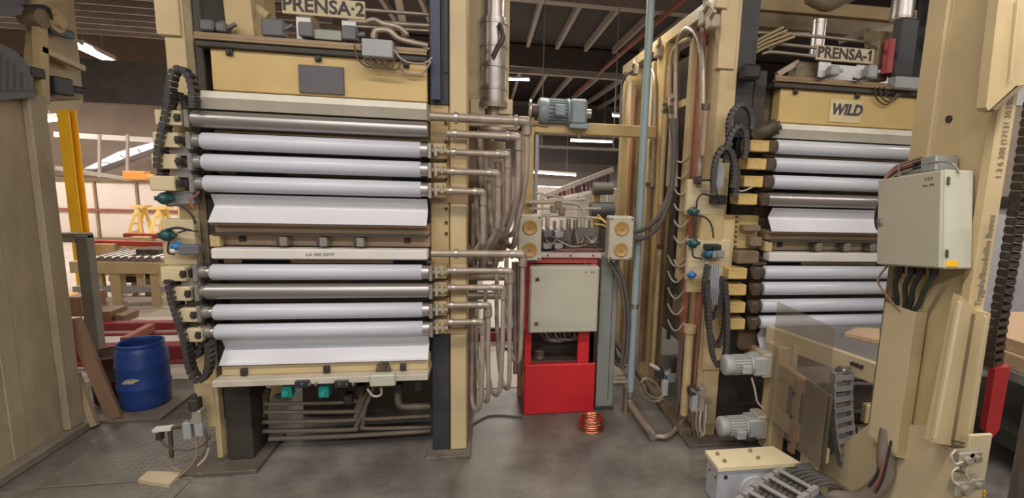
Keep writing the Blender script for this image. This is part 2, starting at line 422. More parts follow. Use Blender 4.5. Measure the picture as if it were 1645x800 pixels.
MB().box(-15.8, -4.0, YW - 0.12, YW + 0.0, 0.0, zb).build('plinth', BROWN, pw)
# upright brown sheet stands in for the dim side-aisle roof; roof-light strip before it
YS = 15.4
a, b = onY(100, 300, YS), onY(262, 222, YS)
d = (b - a); up = Vector((0, 0, 1))
struct(MB().box(-15.9, -2.6, YS + 0.05, YS + 0.12, zt + 0.1, ZC - 0.01).build('dim_roof_sheet', mat('dim_roof_brown', (0.21, 0.155, 0.12), 0.7, var=0.15, scale=1.5)), 'brown sheet added for the dim aisle roof above the white partition', 'wall')
w1 = struct(MB().prism([onY(135, 271, YS - .1), onY(152, 271, YS - .1), onY(250, 236, YS - .1), onY(248, 228, YS - .1), onY(190, 244, YS - .1)], (0, 0.03, 0)).build('window_1', SKY_PANE), 'bright slanting roof light strip over the far left bay', 'roof light')
for t in (0.25, 0.5, 0.75):
    p = onY(135 + 115 * t, 271 - 43 * t, YS - .12); q = onY(152 + 98 * t, 271 - 35 * t, YS - .12)
    MB().bar(p, q, 0.03).build('glazing_bar', PURLIN, w1)

# ------------------------------------------------------------------ chequer plates and sill set in the floor, left front
def cheq(x0, x1, y0, y1, tilt=0):
    m = MB().box(x0, x1, y0, y1, 0.0, 0.008, 0.003)
    nx = int((x1 - x0) / 0.05); ny = int((y1 - y0) / 0.05)
    for i in range(nx):
        for j in range(ny):
            cx = x0 + (i + .5) * 0.05; cy = y0 + (j + .5) * 0.05; s = 1 if (i + j) % 2 else -1
            a = Vector((cx - 0.013, cy - 0.013 * s, 0.0095)); b = Vector((cx + 0.013, cy + 0.013 * s, 0.0095))
            m.bar(a, b, 0.009, 0.004)
    return m
cheq(-2.95, -2.02, 3.62, 4.5).build('floor_plate', PLATE, floor)
cheq(-3.2, -2.02, 2.6, 3.6).build('floor_plate', PLATE, floor)
q = [onZ(*p) for p in ((222, 778), (238, 764), (292, 766), (272, 786))]
MB().prism(q, (0, 0, 0.035)).build('sill_plate', CREAM_PALE, floor, 'pale metal sill plate on the chequer floor')

# ------------------------------------------------------------------ ceiling tubes that show
def tube_light(name, a, b, label, r=0.03, z=0.05, cat='ceiling light'):
    a = Vector(a); b = Vector(b)
    t = thing(name, label, cat, (a + b) / 2, 'fluorescent tube lights')
    MB().bar(a + Vector((0, 0, z)), b + Vector((0, 0, z)), r * 4, r * 1.6).build('housing', WHITE_BAR, t)
    MB().cyl(a, b, r, n=12).build('tube', TUBE_ON, t)
    for f in (0.2, 0.8):
        p = a.lerp(b, f); MB().cyl(p + Vector((0, 0, z)), (p.x, p.y, ZC), 0.006, n=6).build('hanger', PURLIN, t)
    return t
tube_light('tube_light', onY(805, 127, 15), onY(850, 128, 15), 'lit ceiling tube right of the tall clad pipe')
tube_light('tube_light', onY(917, 226, 18), onY(983, 228, 18), 'lit ceiling tube just below the yellow crossbeam')
tube_light('tube_light', onY(850, 276, 21), onY(925, 281, 21), 'long glowing tube low in the gap, above the striped rack', r=0.05)
tube_light('tube_light', onZ(122, 72, 4.0), onZ(176, 97, 4.0), 'bright slanting ceiling tube at upper left, beside the motor housing', r=0.05)
tube_light('tube_light', onY(1102, 147, 12), onY(1124, 148, 12), 'lit tube glimpsed between the pipes of the right press', r=0.05)
tube_light('tube_light', onY(984, 185, 17), onY(1012, 186, 17), 'small lit tube just left of the far yellow post', r=0.05)
tube_light('tube_light', onY(748, 121, 12), onY(757, 122, 12), 'lit tube end glimpsed beside the post of the left press', r=0.05)
tube_light('tube_light', onY(76, 192, 12), onY(97, 190, 12), 'small lit tube behind the left machine, beside the yellow column', r=0.05)

# ------------------------------------------------------------------ far left bay
t = thing('yellow_column', 'bright yellow steel column standing in the far left bay', 'column', (onY(113, 200, 9).x, 9, 0))
c = onY(110, 200, 9); x = c.x
MB().box(x - 0.08, x + 0.07, 8.92, 8.94, 0, 2.85).build('flange', YELLOW, t)
MB().box(x - 0.08, x + 0.07, 9.06, 9.08, 0, 2.85).build('flange', YELLOW, t)
MB().box(x - 0.02, x + 0.0, 8.94, 9.06, 0, 2.85).build('web', YELLOW, t)
MB().box(x - 0.2, x + 0.2, 8.8, 9.2, 0.006, 0.03).build('base_plate', YELLOW, t)

# crane runway pipe and orange trolley
t = thing('runway_beam', 'pale horizontal runway beam under the slanting roof light', 'beam', (-7, 13, 1.9))
MB().bar(onY(90, 270, 13), onY(270, 297, 13), 0.07, 0.08).build('rail', PURLIN, t)
MB().bar(onY(90, 216, 14), onY(262, 226, 14), 0.14, 0.12).build('beam', WHITE_BAR, t)
for px in (160, 205, 255): MB().bar(onY(px, 216, 13.6), onY(px, 285, 13.6), 0.05).build('hanger', PURLIN, t)
t = thing('crane_trolley', 'orange crane trolley hanging under the runway beam', 'crane', onY(222, 282, 12.8))
MB().box(onY(201, 280, 12.8).x, onY(236, 280, 12.8).x, 12.7, 12.95, onY(220, 289, 12.8).z, onY(220, 275, 12.8).z, 0.02).build('body', ORANGE, t)
MB().cyl(onY(236, 284, 12.8), onY(247, 286, 12.8), 0.08).build('drum', ORANGE, t)

def stepladder(xl, xr, yt, yb, Y, label):
    t = thing('step_ladder', label, 'ladder', onY((xl + xr) / 2, yb, Y), 'yellow folding ladders')
    top = onY((xl + xr) / 2 + 2, yt, Y); w = 0.2
    base = onY((xl + xr) / 2, yb, Y); base.z = max(base.z, 0.02)
    L_ = onY(xl, yb, Y); R_ = onY(xr, yb, Y); L_.z = R_.z = 0.035
    for s in (-1, 1):
        MB().bar(L_ + Vector((0, s * w - .15, 0)), top + Vector((0, s * w * .6, 0)), 0.055, 0.055).build('rail', YELLOW_PALE, t)
        MB().bar(R_ + Vector((0, s * w + .1, 0)), top + Vector((0, s * w * .6, 0)), 0.055, 0.055).build('rail', YELLOW_PALE, t)
    for k in range(1, 5):
        f = k / 5; p = L_.lerp(top, f)
        MB().bar(p + Vector((0, -w, 0)), p + Vector((0, w, 0)), 0.05, 0.03).build('rung', YELLOW_PALE, t)
    MB().box(top.x - .15, top.x + .15, top.y - .16, top.y + .16, top.z - .02, top.z + .03).build('cap', YELLOW_PALE, t)
stepladder(213, 236, 332, 384, 13.5, 'thin yellow step ladder, left one of the pair before the white partition')
stepladder(245, 272, 334, 384, 13.2, 'yellow step ladder nearest the left press, before the white partition')
t = thing('safety_railing', 'pale yellow tubular railing right behind the left press', 'railing', onY(300, 384, 12.8))
for px in (288, 300, 312): p = onY(px, 330, 12.8); MB().cyl(p, (p.x, p.y, 0.006), 0.03).build('post', YELLOW_PALE, t)
for py in (332, 350, 362): MB().cyl(onY(286, py, 12.8), onY(316, py, 12.8), 0.025).build('rail', YELLOW_PALE, t)

# roller conveyor frames beyond the left press
def frame_machine(name, label, cat, Y, posts, rails, m, depth=0.7, base_y=None):
    x = (posts[0][0] + posts[-1][0]) / 2
    t = thing(name, label, cat, (onY(x, 500, Y).x, Y, 0))
    for px, y0, y1, w in posts:
        for dy in (0, depth):
            a = onY(px, y0, Y); b = onY(px, y1, Y)
            MB().box(a.x - w / 2, a.x + w / 2, Y + dy - w / 2, Y + dy + w / 2, max(b.z, 0), a.z, 0.008).build('post', m, t)
    for xa, ya, xb, yb, w, h, mm in rails:
        MB().bar(onY(xa, ya, Y - 0.01), onY(xb, yb, Y - 0.01), w, h).build('rail', mm, t)
        MB().bar(onY(xa, ya, Y - 0.01) + Vector((0, depth, 0)), onY(xb, yb, Y - 0.01) + Vector((0, depth, 0)), w, h).build('rail', mm, t)
    return t
t = frame_machine('conveyor_frame', 'beige steel conveyor frame on posts behind the left press', 'conveyor', 8.2,
    [(187, 425, 497, 0.13), (250, 425, 497, 0.12), (225, 435, 470, 0.08), (160, 430, 497, 0.08)],
    [(118, 428, 262, 430, 0.14, 0.16, CREAM), (120, 464, 275, 464, 0.08, 0.08, GREY), (190, 474, 252, 458, 0.05, 0.06, WHITE_BAR), (150, 481, 285, 480, 0.05, 0.06, WHITE_BAR)], CREAM)
for k in range(9):
    x0 = onY(150 + 13 * k, 420, 8.2).x
    MB().cyl((x0, 8.2, onY(200, 423, 8.2).z + 0.06), (x0, 8.9, onY(200, 423, 8.2).z + 0.06), 0.045, n=12).build('roller', STEEL, t)
for px, py, w, h, m in ((204, 442, 0.42, 0.1, CREAM), (204, 449, 0.26, 0.1, GREASE), (238, 440, 0.2, 0.1, SOOT), (236, 408, 0.3, 0.14, GREASE)):
    p = onY(px, py, 8.4); MB().box(p.x - w / 2, p.x + w / 2, 8.4, 8.7, p.z - h / 2, p.z + h / 2, 0.01).build('drive_box', m, t)
t = frame_machine('stacker_frame', 'cream open stacker frame behind the conveyor frame', 'conveyor', 9.6,
    [(150, 392, 430, 0.16), (176, 390, 440, 0.3), (214, 398, 440, 0.1), (247, 398, 432, 0.08), (272, 398, 460, 0.09)],
    [(140, 389, 285, 393, 0.12, 0.08, RED_DULL), (182, 419, 250, 420, 0.08, 0.1, CREAM), (178, 403, 212, 403, 0.05, 0.1, WHITE_BAR), (216, 396, 250, 396, 0.05, 0.06, WHITE_BAR), (216, 414, 252, 415, 0.05, 0.06, WHITE_BAR)], CREAM, 0.9)
t = thing('floor_rail_track', 'dark red double floor rails running behind the blue barrel', 'rail', (-4.2, 6.5, 0))
for ya, yb, w, h in ((522, 522, 0.12, 0.1), (531, 531, 0.05, 0.03), (568, 567, 0.16, 0.16), (577, 577, 0.06, 0.03)):
    p = onZ(150, ya, 0.06); q = onZ(300, yb, 0.06)
    Yc = (p.y + q.y) / 2
    MB().box(-7.5, -2.35, Yc - w / 2, Yc + w / 2, 0.006, h + 0.006, 0.01).build('rail', mat('dark_red_rail', (0.30, 0.035, 0.045), 0.45), t)
MB().bar(onZ(200, 549, 0.08), onZ(243, 526, 0.08), 0.08, 0.1).build('switch_rail', SALMON, t)
tag(MB().tube([onZ(130, 562, 0.03), onZ(165, 553, 0.03), onZ(215, 552, 0.03), onZ(290, 556, 0.03)], 0.03).build('white_pipe', WHITE_BAR), 'thin white pipe lying on the floor between the red rails', 'pipe')
p = onZ(205, 512, 0.0)
t = thing('timber_stack', 'short brown timber beam stack lying behind the grey frame', 'timber', (p.x, p.y, 0))
MB().bar(onY(145, 505, 7.3), onY(192, 505, 7.3), 0.3, 0.16).build('timber', WOOD, t)
MB().bar(onY(150, 500, 7.35), onY(211, 508, 7.35), 0.3, 0.1).build('timber', WOOD, t)
MB().box(onY(112, 505, 7.2).x, onY(135, 505, 7.2).x, 7.15, 7.6, 0, onY(120, 476, 7.2).z, 0.01).build('block', WOOD, t)

t = thing('aisle_rail', 'dark red low rail behind the looped brown hoses', 'rail', (0.05, 6.35, 0))
MB().box(-0.15, 0.55, 6.3, 6.4, 0.006, 0.13, 0.008).build('rail', mat('dark_red_rail', (0.30, 0.035, 0.045), 0.45), t)
MB().box(-0.15, 0.55, 6.36, 6.42, 0.13, 0.16, 0.004).build('cap_strip', SOOT, t)
# grey steel door frame by the left machine
Yg = 5.6
t = thing('doorway_stand', 'grey steel doorway standing beside the left machine', 'frame', (onY(140, 560, Yg).x, Yg, 0))
a = onY(138, 382, Yg)
MB().box(a.x - 0.05, a.x + 0.045, Yg - 0.06, Yg + 0.04, 0, a.z + 0.03, 0.006).build('post', mat('grey_green_steel', (0.29, 0.28, 0.25), 0.45), t)
MB().box(a.x - 0.6, a.x + 0.045, Yg - 0.05, Yg + 0.03, a.z, a.z + 0.05, 0.006).build('lintel', MATS['grey_green_steel'], t)
MB().box(a.x - 0.075, a.x - 0.05, Yg - 0.03, Yg + 0.03, 0, a.z, 0.004).build('stop_strip', SOOT, t)
for zz in (1.38, 0.55): MB().box(a.x - 0.6, a.x - 0.08, Yg + 0.1, Yg + 0.2, zz - .05, zz).build('shelf_edge', WHITE_BAR, t)

# blue barrel on its board
c = onZ(217, 668); c = Vector((c.x - 0.02, c.y + 0.185, 0.028))
t = thing('plastic_barrel', 'blue open plastic barrel with a torn pale label', 'barrel', c)
R_ = 0.185; ZS = 0.80
prof = [(0, 0.0), (R_ * .9, 0.0), (R_ * .95, 0.02), (R_ * .985, 0.1)]
for z in (0.24, 0.47):
    prof += [(R_ * (1.0), z - 0.03), (R_ * 1.03, z - 0.012), (R_ * 1.03, z + 0.012), (R_ * 1.0, z + 0.03)]
prof += [(R_ * .985, 0.60), (R_ * .90, 0.665), (R_ * .86, 0.68), (R_ * .9, 0.69), (R_ * .9, 0.715), (R_ * .86, 0.72), (R_ * .83, 0.71), (R_ * .83, 0.66), (R_ * .96, 0.6), (R_ * .96, 0.05), (0, 0.04)]
MB().lathe(c, [(r_, z_ * ZS) for r_, z_ in prof], n=48).build('body', BLUE, t)
lab = MB()
pts = [(-0.33, 0.30), (-0.2, 0.335), (-0.05, 0.35), (0.12, 0.34), (0.22, 0.325), (0.1, 0.31), (0.0, 0.29), (-0.18, 0.295), (-0.28, 0.285)]
vs = []
for dr in (1.012, 1.02):
    for ang, z in pts:
        th = -1.45 + ang * 1.35; vs.append(c + Vector((math.cos(th) * R_ * dr, math.sin(th) * R_ * dr, (z + 0.03) * ZS)))
n = len(pts)
lab.add(vs, [tuple(range(n, 2 * n))] + [(i, (i + 1) % n, n + (i + 1) % n, n + i) for i in range(n)])
lab.build('torn_label', mat('torn_paper', (0.52, 0.46, 0.33), 0.7, dirt=0.5, scale=30), t)
tag(MB().box(c.x - 0.24, c.x + 0.28, c.y - 0.30, c.y + 0.26, 0.0, 0.028, 0.004).build('floor_board', mat('dirty_board', (0.2, 0.165, 0.13), 0.7, dirt=0.4)), 'dirty flat board under the blue barrel', 'board')
c2 = Vector((c.x - 0.36, c.y + 0.2, 0.0))
t = thing('waste_bin', 'rusty dark drum behind the leaning brown plank', 'bin', c2)
MB().lathe(c2, [(0, 0), (0.15, 0), (0.155, 0.2), (0.16, 0.205), (0.155, 0.21), (0.155, 0.40), (0.165, 0.41), (0.165, 0.43), (0.145, 0.43), (0.145, 0.05), (0, 0.05)], n=36).build('body', mat('rusty_dark', (0.06, 0.028, 0.022), 0.6, dirt=0.5, dirt_col=(0.2, 0.06, 0.04)), t)
MB().lathe(c2 + Vector((0, 0, 0.42)), [(0.16, 0), (0.172, 0.0), (0.172, 0.02), (0.16, 0.02)], n=36).build('rim', mat('rust_rim', (0.19, 0.07, 0.05), 0.6), t)
tag(MB().bar(onZ(185, 671, 0.035), onY(117, 512, 4.50), 0.105, 0.03, up=(0, -1, 0.3)).build('wood_plank', WOOD), 'brown wooden plank leaning across the dark drum', 'plank')
tag(MB().bar(onZ(153, 684, 0.035), onY(122, 600, 4.5), 0.045, 0.04, up=(0, -1, 0.3)).build('wood_batten', WOOD_PALE), 'short pale wooden batten leaning on the left machine', 'batten')

# big stained machine body at the left edge
t = thing('stained_machine', 'tall stained beige machine body at the left edge with a grey motor on top', 'machine', (-3.6, 3.6, 0))
MB().box(-4.3, -3.25, 2.0, 4.42, 0.06, 2.60, 0.012).build('body', STAINED, t)
MB().box(-4.35, -3.17, 1.9, 4.52, 0.0, 0.07, 0.01).build('plinth', mat('dirty_plinth', (0.22, 0.19, 0.15), 0.7, dirt=0.5), t)
MB().box(-3.252, -3.20, 4.27, 4.42, 0.07, 2.60, 0.01).build('corner_strip', STAINED, t)
MB().box(-3.253, -3.242, 3.86, 3.98, 0.07, 2.58, 0.006).build('seam_strip', STAINED, t)
# upper frame
MB().box(-4.2, -3.3, 2.0, 4.5, 2.60, 2.64, 0.01).build('top_plate', BEIGE, t)
fr = MB()
MB().prism([onX(60, 0, -3.3), onX(44, 160, -3.3), onX(70, 178, -3.3), onX(128, 176, -3.3), onX(134, 158, -3.3), onX(118, 0, -3.3)], (-0.05, 0, 0)).build('side_plate', BEIGE, t)
MB().bar(onX(62, 78, -3.24), onX(132, 110, -3.24), 0.05, 0.04).build('rib', CREAM, t)
MB().prism([onX(70, 178, -3.22), onX(128, 176, -3.22), onX(134, 160, -3.22), onX(74, 164, -3.22)], (-0.06, 0, 0)).build('lower_flange', CREAM, t)
MB().bar(onX(62, 0, -3.24), onX(68, 165, -3.24), 0.07, 0.05, up=(1, 0, 0)).build('upright', BEIGE, t)
p = onX(88, 33, -3.22); MB().cyl(p + Vector((-0.1, 0, 0)), p + Vector((0.02, 0, 0)), 0.085).cyl(p + Vector((0.02, 0, 0)), p + Vector((0.05, 0, 0)), 0.05).build('bearing', BEIGE, t)
p = onX(64, 28, -3.22); MB().cyl(p + Vector((-0.1, 0, 0)), p + Vector((0.02, 0, 0)), 0.07).build('bearing', OLIVE, t)
p = onX(100, 52, -3.23); MB().box(p.x - .04, p.x + 0.02, p.y - 0.12, p.y + 0.1, p.z - 0.03, p.z + 0.03, 0.01).build('clamp', TEAL_DEV, t)
p = onX(104, 140, -3.22); MB().box(p.x - 0.06, p.x + 0.01, p.y - 0.09, p.y + 0.08, p.z - 0.06, p.z + 0.07, 0.01).cyl(p + Vector((-0.02, 0.08, 0.0)), p + Vector((-0.02, 0.2, 0.0)), 0.03).build('limit_switch', NAVY, t)
p = onX(61, 117, -3.2); MB().box(p.x - 0.05, p.x + 0.0, p.y - 0.07, p.y + 0.07, p.z - 0.035, p.z + 0.035, 0.008).build('limit_switch', BLACK, t)
pm = [onX(*q, -3.2) for q in ((-60, 62), (2, 70), (28, 84), (46, 104), (53, 122), (54, 150), (-60, 158))]
MB().prism(pm, (-0.5, 0, 0)).build('motor', GREY_DARK, t, 'dark grey electric motor')
for k in range(5):
    q = onX(-5 + 11 * k, 80 + 9 * k * (0.6 + 0.1 * k), -3.195); MB().bar(q, onX(-5 + 11 * k, 146, -3.195), 0.012, 0.01, up=(1, 0, 0)).build('cooling_fin', GREY_DARK, t)
MB().prism([onX(*q, -3.18) for q in ((-60, 150), (56, 148), (58, 156), (-60, 166))], (-0.5, 0, 0)).build('motor_foot', GREY_DARK, t)
MB().prism([onX(*q, -3.2) for q in ((-60, -60), (36, -60), (40, 8), (34, 24), (-60, 30))], (-0.4, 0, 0)).build('terminal_box', GREY_DARK, t)
MB().tube([onX(40, 10, -3.19), onX(75, 12, -3.19), onX(82, 30, -3.2)], 0.012).build('cable', BLACK, t)
# ================================================================== the two laminating presses
YF = 3.75        # front plane of the press columns
YR = 3.62        # axis of the film rolls
ROLL_Z = [2.438, 2.304, 2.172, 2.037, 1.46, 1.33, 1.188, 1.052]
RR = 0.054
def press_front(t, XL, XR, steel_rows, core_left, worn):
    """the face both presses share: ochre plate, beams, film rolls, curved film sheets, shelf and lower plate"""
    # dark body of the press behind the rolls
    body = MB().box(XL - 0.02, XR + 0.02, 3.86, 6.3, 0.60, 2.93).build('press_body', OLIVE, t)
    for z0, z1, m in ((2.37, 2.39, BROWN), (2.235, 2.25, SOOT), (2.10, 2.12, BROWN), (1.965, 1.985, SOOT), (1.385, 1.41, BROWN), (1.25, 1.275, SOOT), (1.11, 1.135, BROWN), (1.49, 1.52, BROWN)):
        MB().box(XL, XR, 3.78, 3.90, z0, z1).build('platen_edge', m, t)
    for z in (2.24, 2.105, 1.97, 1.505, 1.40, 1.26, 1.12):
        for xa, xb in ((XL + 0.12, XL + 0.42), (XR - 0.26, XR - 0.03)):
            MB().box(xa, xb, 3.765, 3.79, z - 0.016, z + 0.016).build('guide_block', BLACK, t)
    # ochre head plate with its hangers
    pl = MB().box(XL + 0.05, XR - 0.005, 3.69, 3.80, 2.628, 2.885, 0.006).build('head_plate', OCHRE, t)
    for k in (0.12, 0.5, 0.9):
        x = XL + (XR - XL) * k
        MB().box(x - 0.02, x + 0.02, 3.672, 3.69, 2.845, 2.90, 0.004).cyl((x, 3.672, 2.862), (x, 3.655, 2.862), 0.012, n=10).build('hanger', SOOT, t)
    MB().box(XL - 0.02, XR + 0.0, 3.66, 3.9, 2.885, 2.925, 0.006).build('top_ledge', SOOT, t)
    MB().box(XL - 0.02, XR + 0.0, 3.645, 3.70, 2.925, 2.945, 0.004).build('top_rail', mat('brass_brown_rail', (0.30, 0.21, 0.12), 0.4, metal=0.3, dirt=0.4), t)
    MB().box(XL - 0.02, XR + 0.0, 3.66, 3.68, 2.945, 2.972, 0.003).build('top_rail', MATS['brass_brown_rail'], t)
    # pale upper beam: lit chamfer above, olive underside below
    MB().prism([(XL - 0.02, 3.69, 2.618), (XL - 0.02, 3.60, 2.612), (XL - 0.02, 3.585, 2.57), (XL - 0.02, 3.63, 2.505), (XL - 0.02, 3.80, 2.505), (XL - 0.02, 3.80, 2.618)], (XR - XL + 0.02, 0, 0)).build('upper_beam', mat('pale_beam_paint', (0.60, 0.56, 0.46), 0.4, var=0.06, dirt=0.15), t)
    # film rolls on their shafts
    src = {}
    for i, z in enumerate(ROLL_Z):
        kind = 'steel' if i in steel_rows else 'white'
        if kind not in src:
            m = MB()
            if kind == 'steel':
                m.cyl((XL - 0.03, YR, 0), (XR, YR, 0), RR * 0.98, n=40)
                r = m.build('roll', STEEL_ROLL, t, 'bare polished steel roll')
            else:
                m.lathe((XL, YR, 0), [(0.0, 0), (RR * .82, 0), (RR, 0.012), (RR, XR - XL - 0.045), (RR * .8, XR - XL - 0.04), (0, XR - XL - 0.04)], axis=(1, 0, 0), n=40)
                r = m.build('roll', WHITE, t, 'roll wound with white film')
            r.location = (0, 0, z); src[kind] = r
            src[kind + 'j'] = (MB().cyl((XR - 0.05, YR, 0), (XR + 0.005, YR, 0), RR * 0.9, n=28).build('shaft', STEEL, r), MB().cyl((XL - 0.06, YR, 0), (XL + 0.01, YR, 0), RR * 0.62, n=24).build('shaft', STEEL, r))
        else:
            r = src[kind].copy(); col.objects.link(r); r.location = (0, 0, z)
            for q in src[kind + 'j']:
                jo = q.copy(); col.objects.link(jo); jo.parent = r; jo.matrix_parent_inverse = Matrix.Identity(4)
    # curved film sheets: near-vertical upper strip, then a strip leaning out to the front
    for z0, z1, nm in ((1.792, 1.972, 'film_sheet'), (0.828, 1.0, 'film_sheet')):
        xl = XL + 0.03; xr = XR - 0.005
        n_ = 14; vs = []; fs = []
        for k in range(n_ + 1):
            s = k / n_
            z = z1 + (z0 - z1) * s
            y = 3.615 + 0.05 * min(s / 0.42, 1.0) - (0.085 * (s - 0.42) / 0.58 if s > 0.42 else 0)
            vs += [(xl - 0.012 * s, y, z), (xr, y, z)]
        for k in range(n_): fs.append((2 * k, 2 * k + 1, 2 * k + 3, 2 * k + 2))
        b0 = len(vs); vs += [(x, y + 0.004, z) for x, y, z in vs]
        fs += [tuple(i + b0 for i in f[::-1]) for f in fs] + [(0, 1, 1 + b0, b0), (2 * n_ + 1, 2 * n_, 2 * n_ + b0, 2 * n_ + 1 + b0)]
        m = MB(); m.add(vs, fs, True); m.build(nm, mat('glossy_film', (0.60, 0.60, 0.63), 0.13, var=0.02, bump=0.0), t, 'glossy white film sheet hanging between the rolls')
    # shelf channel below the upper sheet
    MB().box(XL + 0.02, XR, 3.60, 3.80, 1.775, 1.79, 0.003).build('shelf', BROWN, t)
    MB().box(XL + 0.02, XR, 3.66, 3.80, 1.72, 1.775).build('shelf', BROWN, t)
    MB().box(XL + 0.02, XR, 3.61, 3.80, 1.705, 1.72, 0.003).build('shelf', SOOT, t)
    MB().box(XL + 0.02, XR, 3.70, 3.80, 1.628, 1.705).build('shelf_back', mat('shelf_tan', (0.42, 0.30, 0.19), 0.5, var=0.1, dirt=0.3), t)
    MB().box(XL + 0.0, XL + 0.06, 3.62, 3.8, 1.628, 1.705, 0.004).build('shelf_end', BEIGE, t)
    for k in (0.12, 0.89):
        x = XL + (XR - XL) * k
        MB().box(x - 0.02, x + 0.02, 3.685, 3.70, 1.655, 1.69).cyl((x, 3.685, 1.672), (x, 3.672, 1.672), 0.008, n=8).build('bolt', SOOT, t)
    for k in (0.33, 0.51, 0.68):
        x = XL + (XR - XL) * k
        m = MB()
        for dz in (0.0, 0.02): m.cyl((x - 0.03, 3.70, 1.66 + dz), (x - 0.05, 3.585, 1.65 + dz), 0.007, n=8)
        m.box(x - 0.03, x + 0.02, 3.60, 3.70, 1.64, 1.70, 0.004)
        m.build('clamp', STEEL, t)
    # white square bar
    MB().box(XL + 0.02, XR + 0.0, 3.58, 3.68, 1.553, 1.622, 0.008).build('white_bar', WHITE_BAR, t)
    # lower plate with flange
    MB().box(XL + 0.02, XR - 0.005, 3.605, 3.80, 0.745, 0.822, 0.006).build('lower_plate', CREAM, t)
    MB().box(XL + 0.0, XR - 0.0, 3.52, 3.80, 0.70, 0.745, 0.004).build('lower_flange', mat('pale_flange', (0.52, 0.47, 0.38), 0.45, dirt=0.2), t)
    for k in (0.12, 0.5, 0.87):
        x = XL + (XR - XL) * k
        MB().box(x - 0.02, x + 0.02, 3.58, 3.605, 0.752, 0.80, 0.003).cyl((x, 3.58, 0.776), (x, 3.57, 0.776), 0.009, n=8).build('bolt', SOOT, t)
    MB().box(XL, XR, 3.82, 6.3, 0.58, 0.66).build('bottom_platen', SOOT, t)

XL2, XR2 = -1.805, -0.432
P2 = thing('laminating_press', 'left cream laminating press with white film rolls under the PRENSA 2 sign', 'press', (-1.1, 4.6, 0))
press_front(P2, XL2, XR2, (0, 5), True, False)

# ---- right column of the left press
MB().box(-0.43, -0.30, YF, YF + 0.3, 2.62, 3.9, 0.006).build('column_upper', NAVY, P2, 'dark navy upper column')
MB().box(-0.43, -0.30, YF, YF + 0.3, 1.0, 2.62, 0.006).build('column_middle', BEIGE, P2)
MB().box(-0.43, -0.30, YF, YF + 0.3, 0.03, 1.0, 0.006).build('column_lower', NAVY, P2, 'blackened lower column')
MB().box(-0.295, -0.175, YF - 0.01, YF + 0.32, 0.03, 3.9, 0.008).build('column_flange', CREAM, P2)
MB().box(-0.47, -0.14, YF - 0.1, YF + 0.4, 0, 0.03, 0.004).build('base_plate', mat('rust_base', (0.12, 0.095, 0.075), 0.6, dirt=0.4, dirt_col=(0.4, 0.36, 0.3)), P2)
MB().box(-0.435, -0.17, YF - 0.02, YF + 0.1, 1.98 - 0.035, 1.98 + 0.03).build('column_band', BROWN, P2)
MB().box(-0.435, -0.17, YF - 0.02, YF + 0.1, 0.97, 1.01).build('column_band', BROWN, P2)
for z in (2.9, 2.75, 3.05):
    MB().box(-0.40, -0.36, YF - 0.05, YF, z - 0.04, z + 0.04, 0.006).build('cable_clip', BLACK, P2)
MB().bar((-0.38, YF - 0.04, 2.65), (-0.38, YF - 0.04, 3.8), 0.06, 0.05, up=(0, 1, 0)).build('cable_duct', mat('navy_duct', (0.03, 0.04, 0.075), 0.4), P2)
bm = None
for z in [2.85, 2.5, 2.37, 2.24, 2.11, 1.9, 1.8, 1.72, 1.39, 1.25, 1.12]:
    if bm is None: bm = MB().cyl((-0.32, YF, 2.85), (-0.32, YF - 0.012, 2.85), 0.012, n=8).build('bolt', SOOT, P2)
    else: share(bm, 'bolt', P2, (0, 0, z - 2.85))
# bearing blocks and steam unions at the right end of each roll
src = None
for z in ROLL_Z[1:]:
    if src is None:
        z0 = z
        blk = MB().box(-0.425, -0.40, YR - 0.05, YF, z - 0.055, z + 0.05, 0.004).build('bearing_block', STEEL, P2)
        brk = MB().box(-0.40, -0.31, YR + 0.03, YF, z - 0.055, z + 0.05, 0.005).build('bearing_bracket', CREAM, P2)
        un = MB().cyl((-0.40, YR, z), (-0.30, YR, z), 0.018, n=14).box(-0.385, -0.365, YR - 0.03, YR + 0.03, z - 0.04, z + 0.035, 0.004).box(-0.345, -0.325, YR - 0.03, YR + 0.03, z - 0.02, z + 0.04, 0.004).build('rotary_union', mat('greasy_cream', (0.45, 0.39, 0.28), 0.45, dirt=0.7, scale=20), P2)
        src = (blk, brk, un)
    else:
        for s in src: share(s, s.name.split('.')[0], P2, (0, 0, z - z0))
# ---- left column of the left press
MB().box(-2.04, -1.915, YF, YF + 0.28, 0.45, 3.9, 0.008).build('column_flange', CREAM, P2)
MB().box(-2.07, -1.935, YF - 0.02, YF + 0.3, 2.95, 3.9, 0.006).build('column_flange', CREAM, P2)
MB().box(-1.915, -1.88, YF - 0.02, YF + 0.05, 0.08, 0.75, 0.004).build('column_strip', CREAM, P2)
MB().box(-1.915, -1.87, YF - 0.01, YF + 0.05, 0.75, 3.9, 0.004).build('column_strip', OLIVE, P2)
MB().box(-1.87, -1.70, YF + 0.03, YF + 0.30, 0.03, 0.75, 0.006).build('column_lower', SOOT, P2)
MB().box(-1.87, -1.82, YF - 0.0, YF + 0.30, 0.75, 3.9, 0.006).build('column_web', SOOT, P2)
MB().box(-2.02, -1.90, YF - 0.03, YF + 0.2, 0.32, 0.66, 0.006).build('column_shoe', CREAM, P2)
MB().box(-2.1, -1.62, YF - 0.12, YF + 0.4, 0, 0.03, 0.004).build('base_plate', MATS['rust_base'], P2)
# rear columns
for y in (4.9, 6.1):
    MB().box(-0.30, -0.16, y, y + 0.25, 0.03, 3.75, 0.008).build('column_rear', BEIGE, P2)
    MB().box(-2.04, -1.9, y, y + 0.25, 0.03, 3.75, 0.008).build('column_rear', BEIGE, P2)
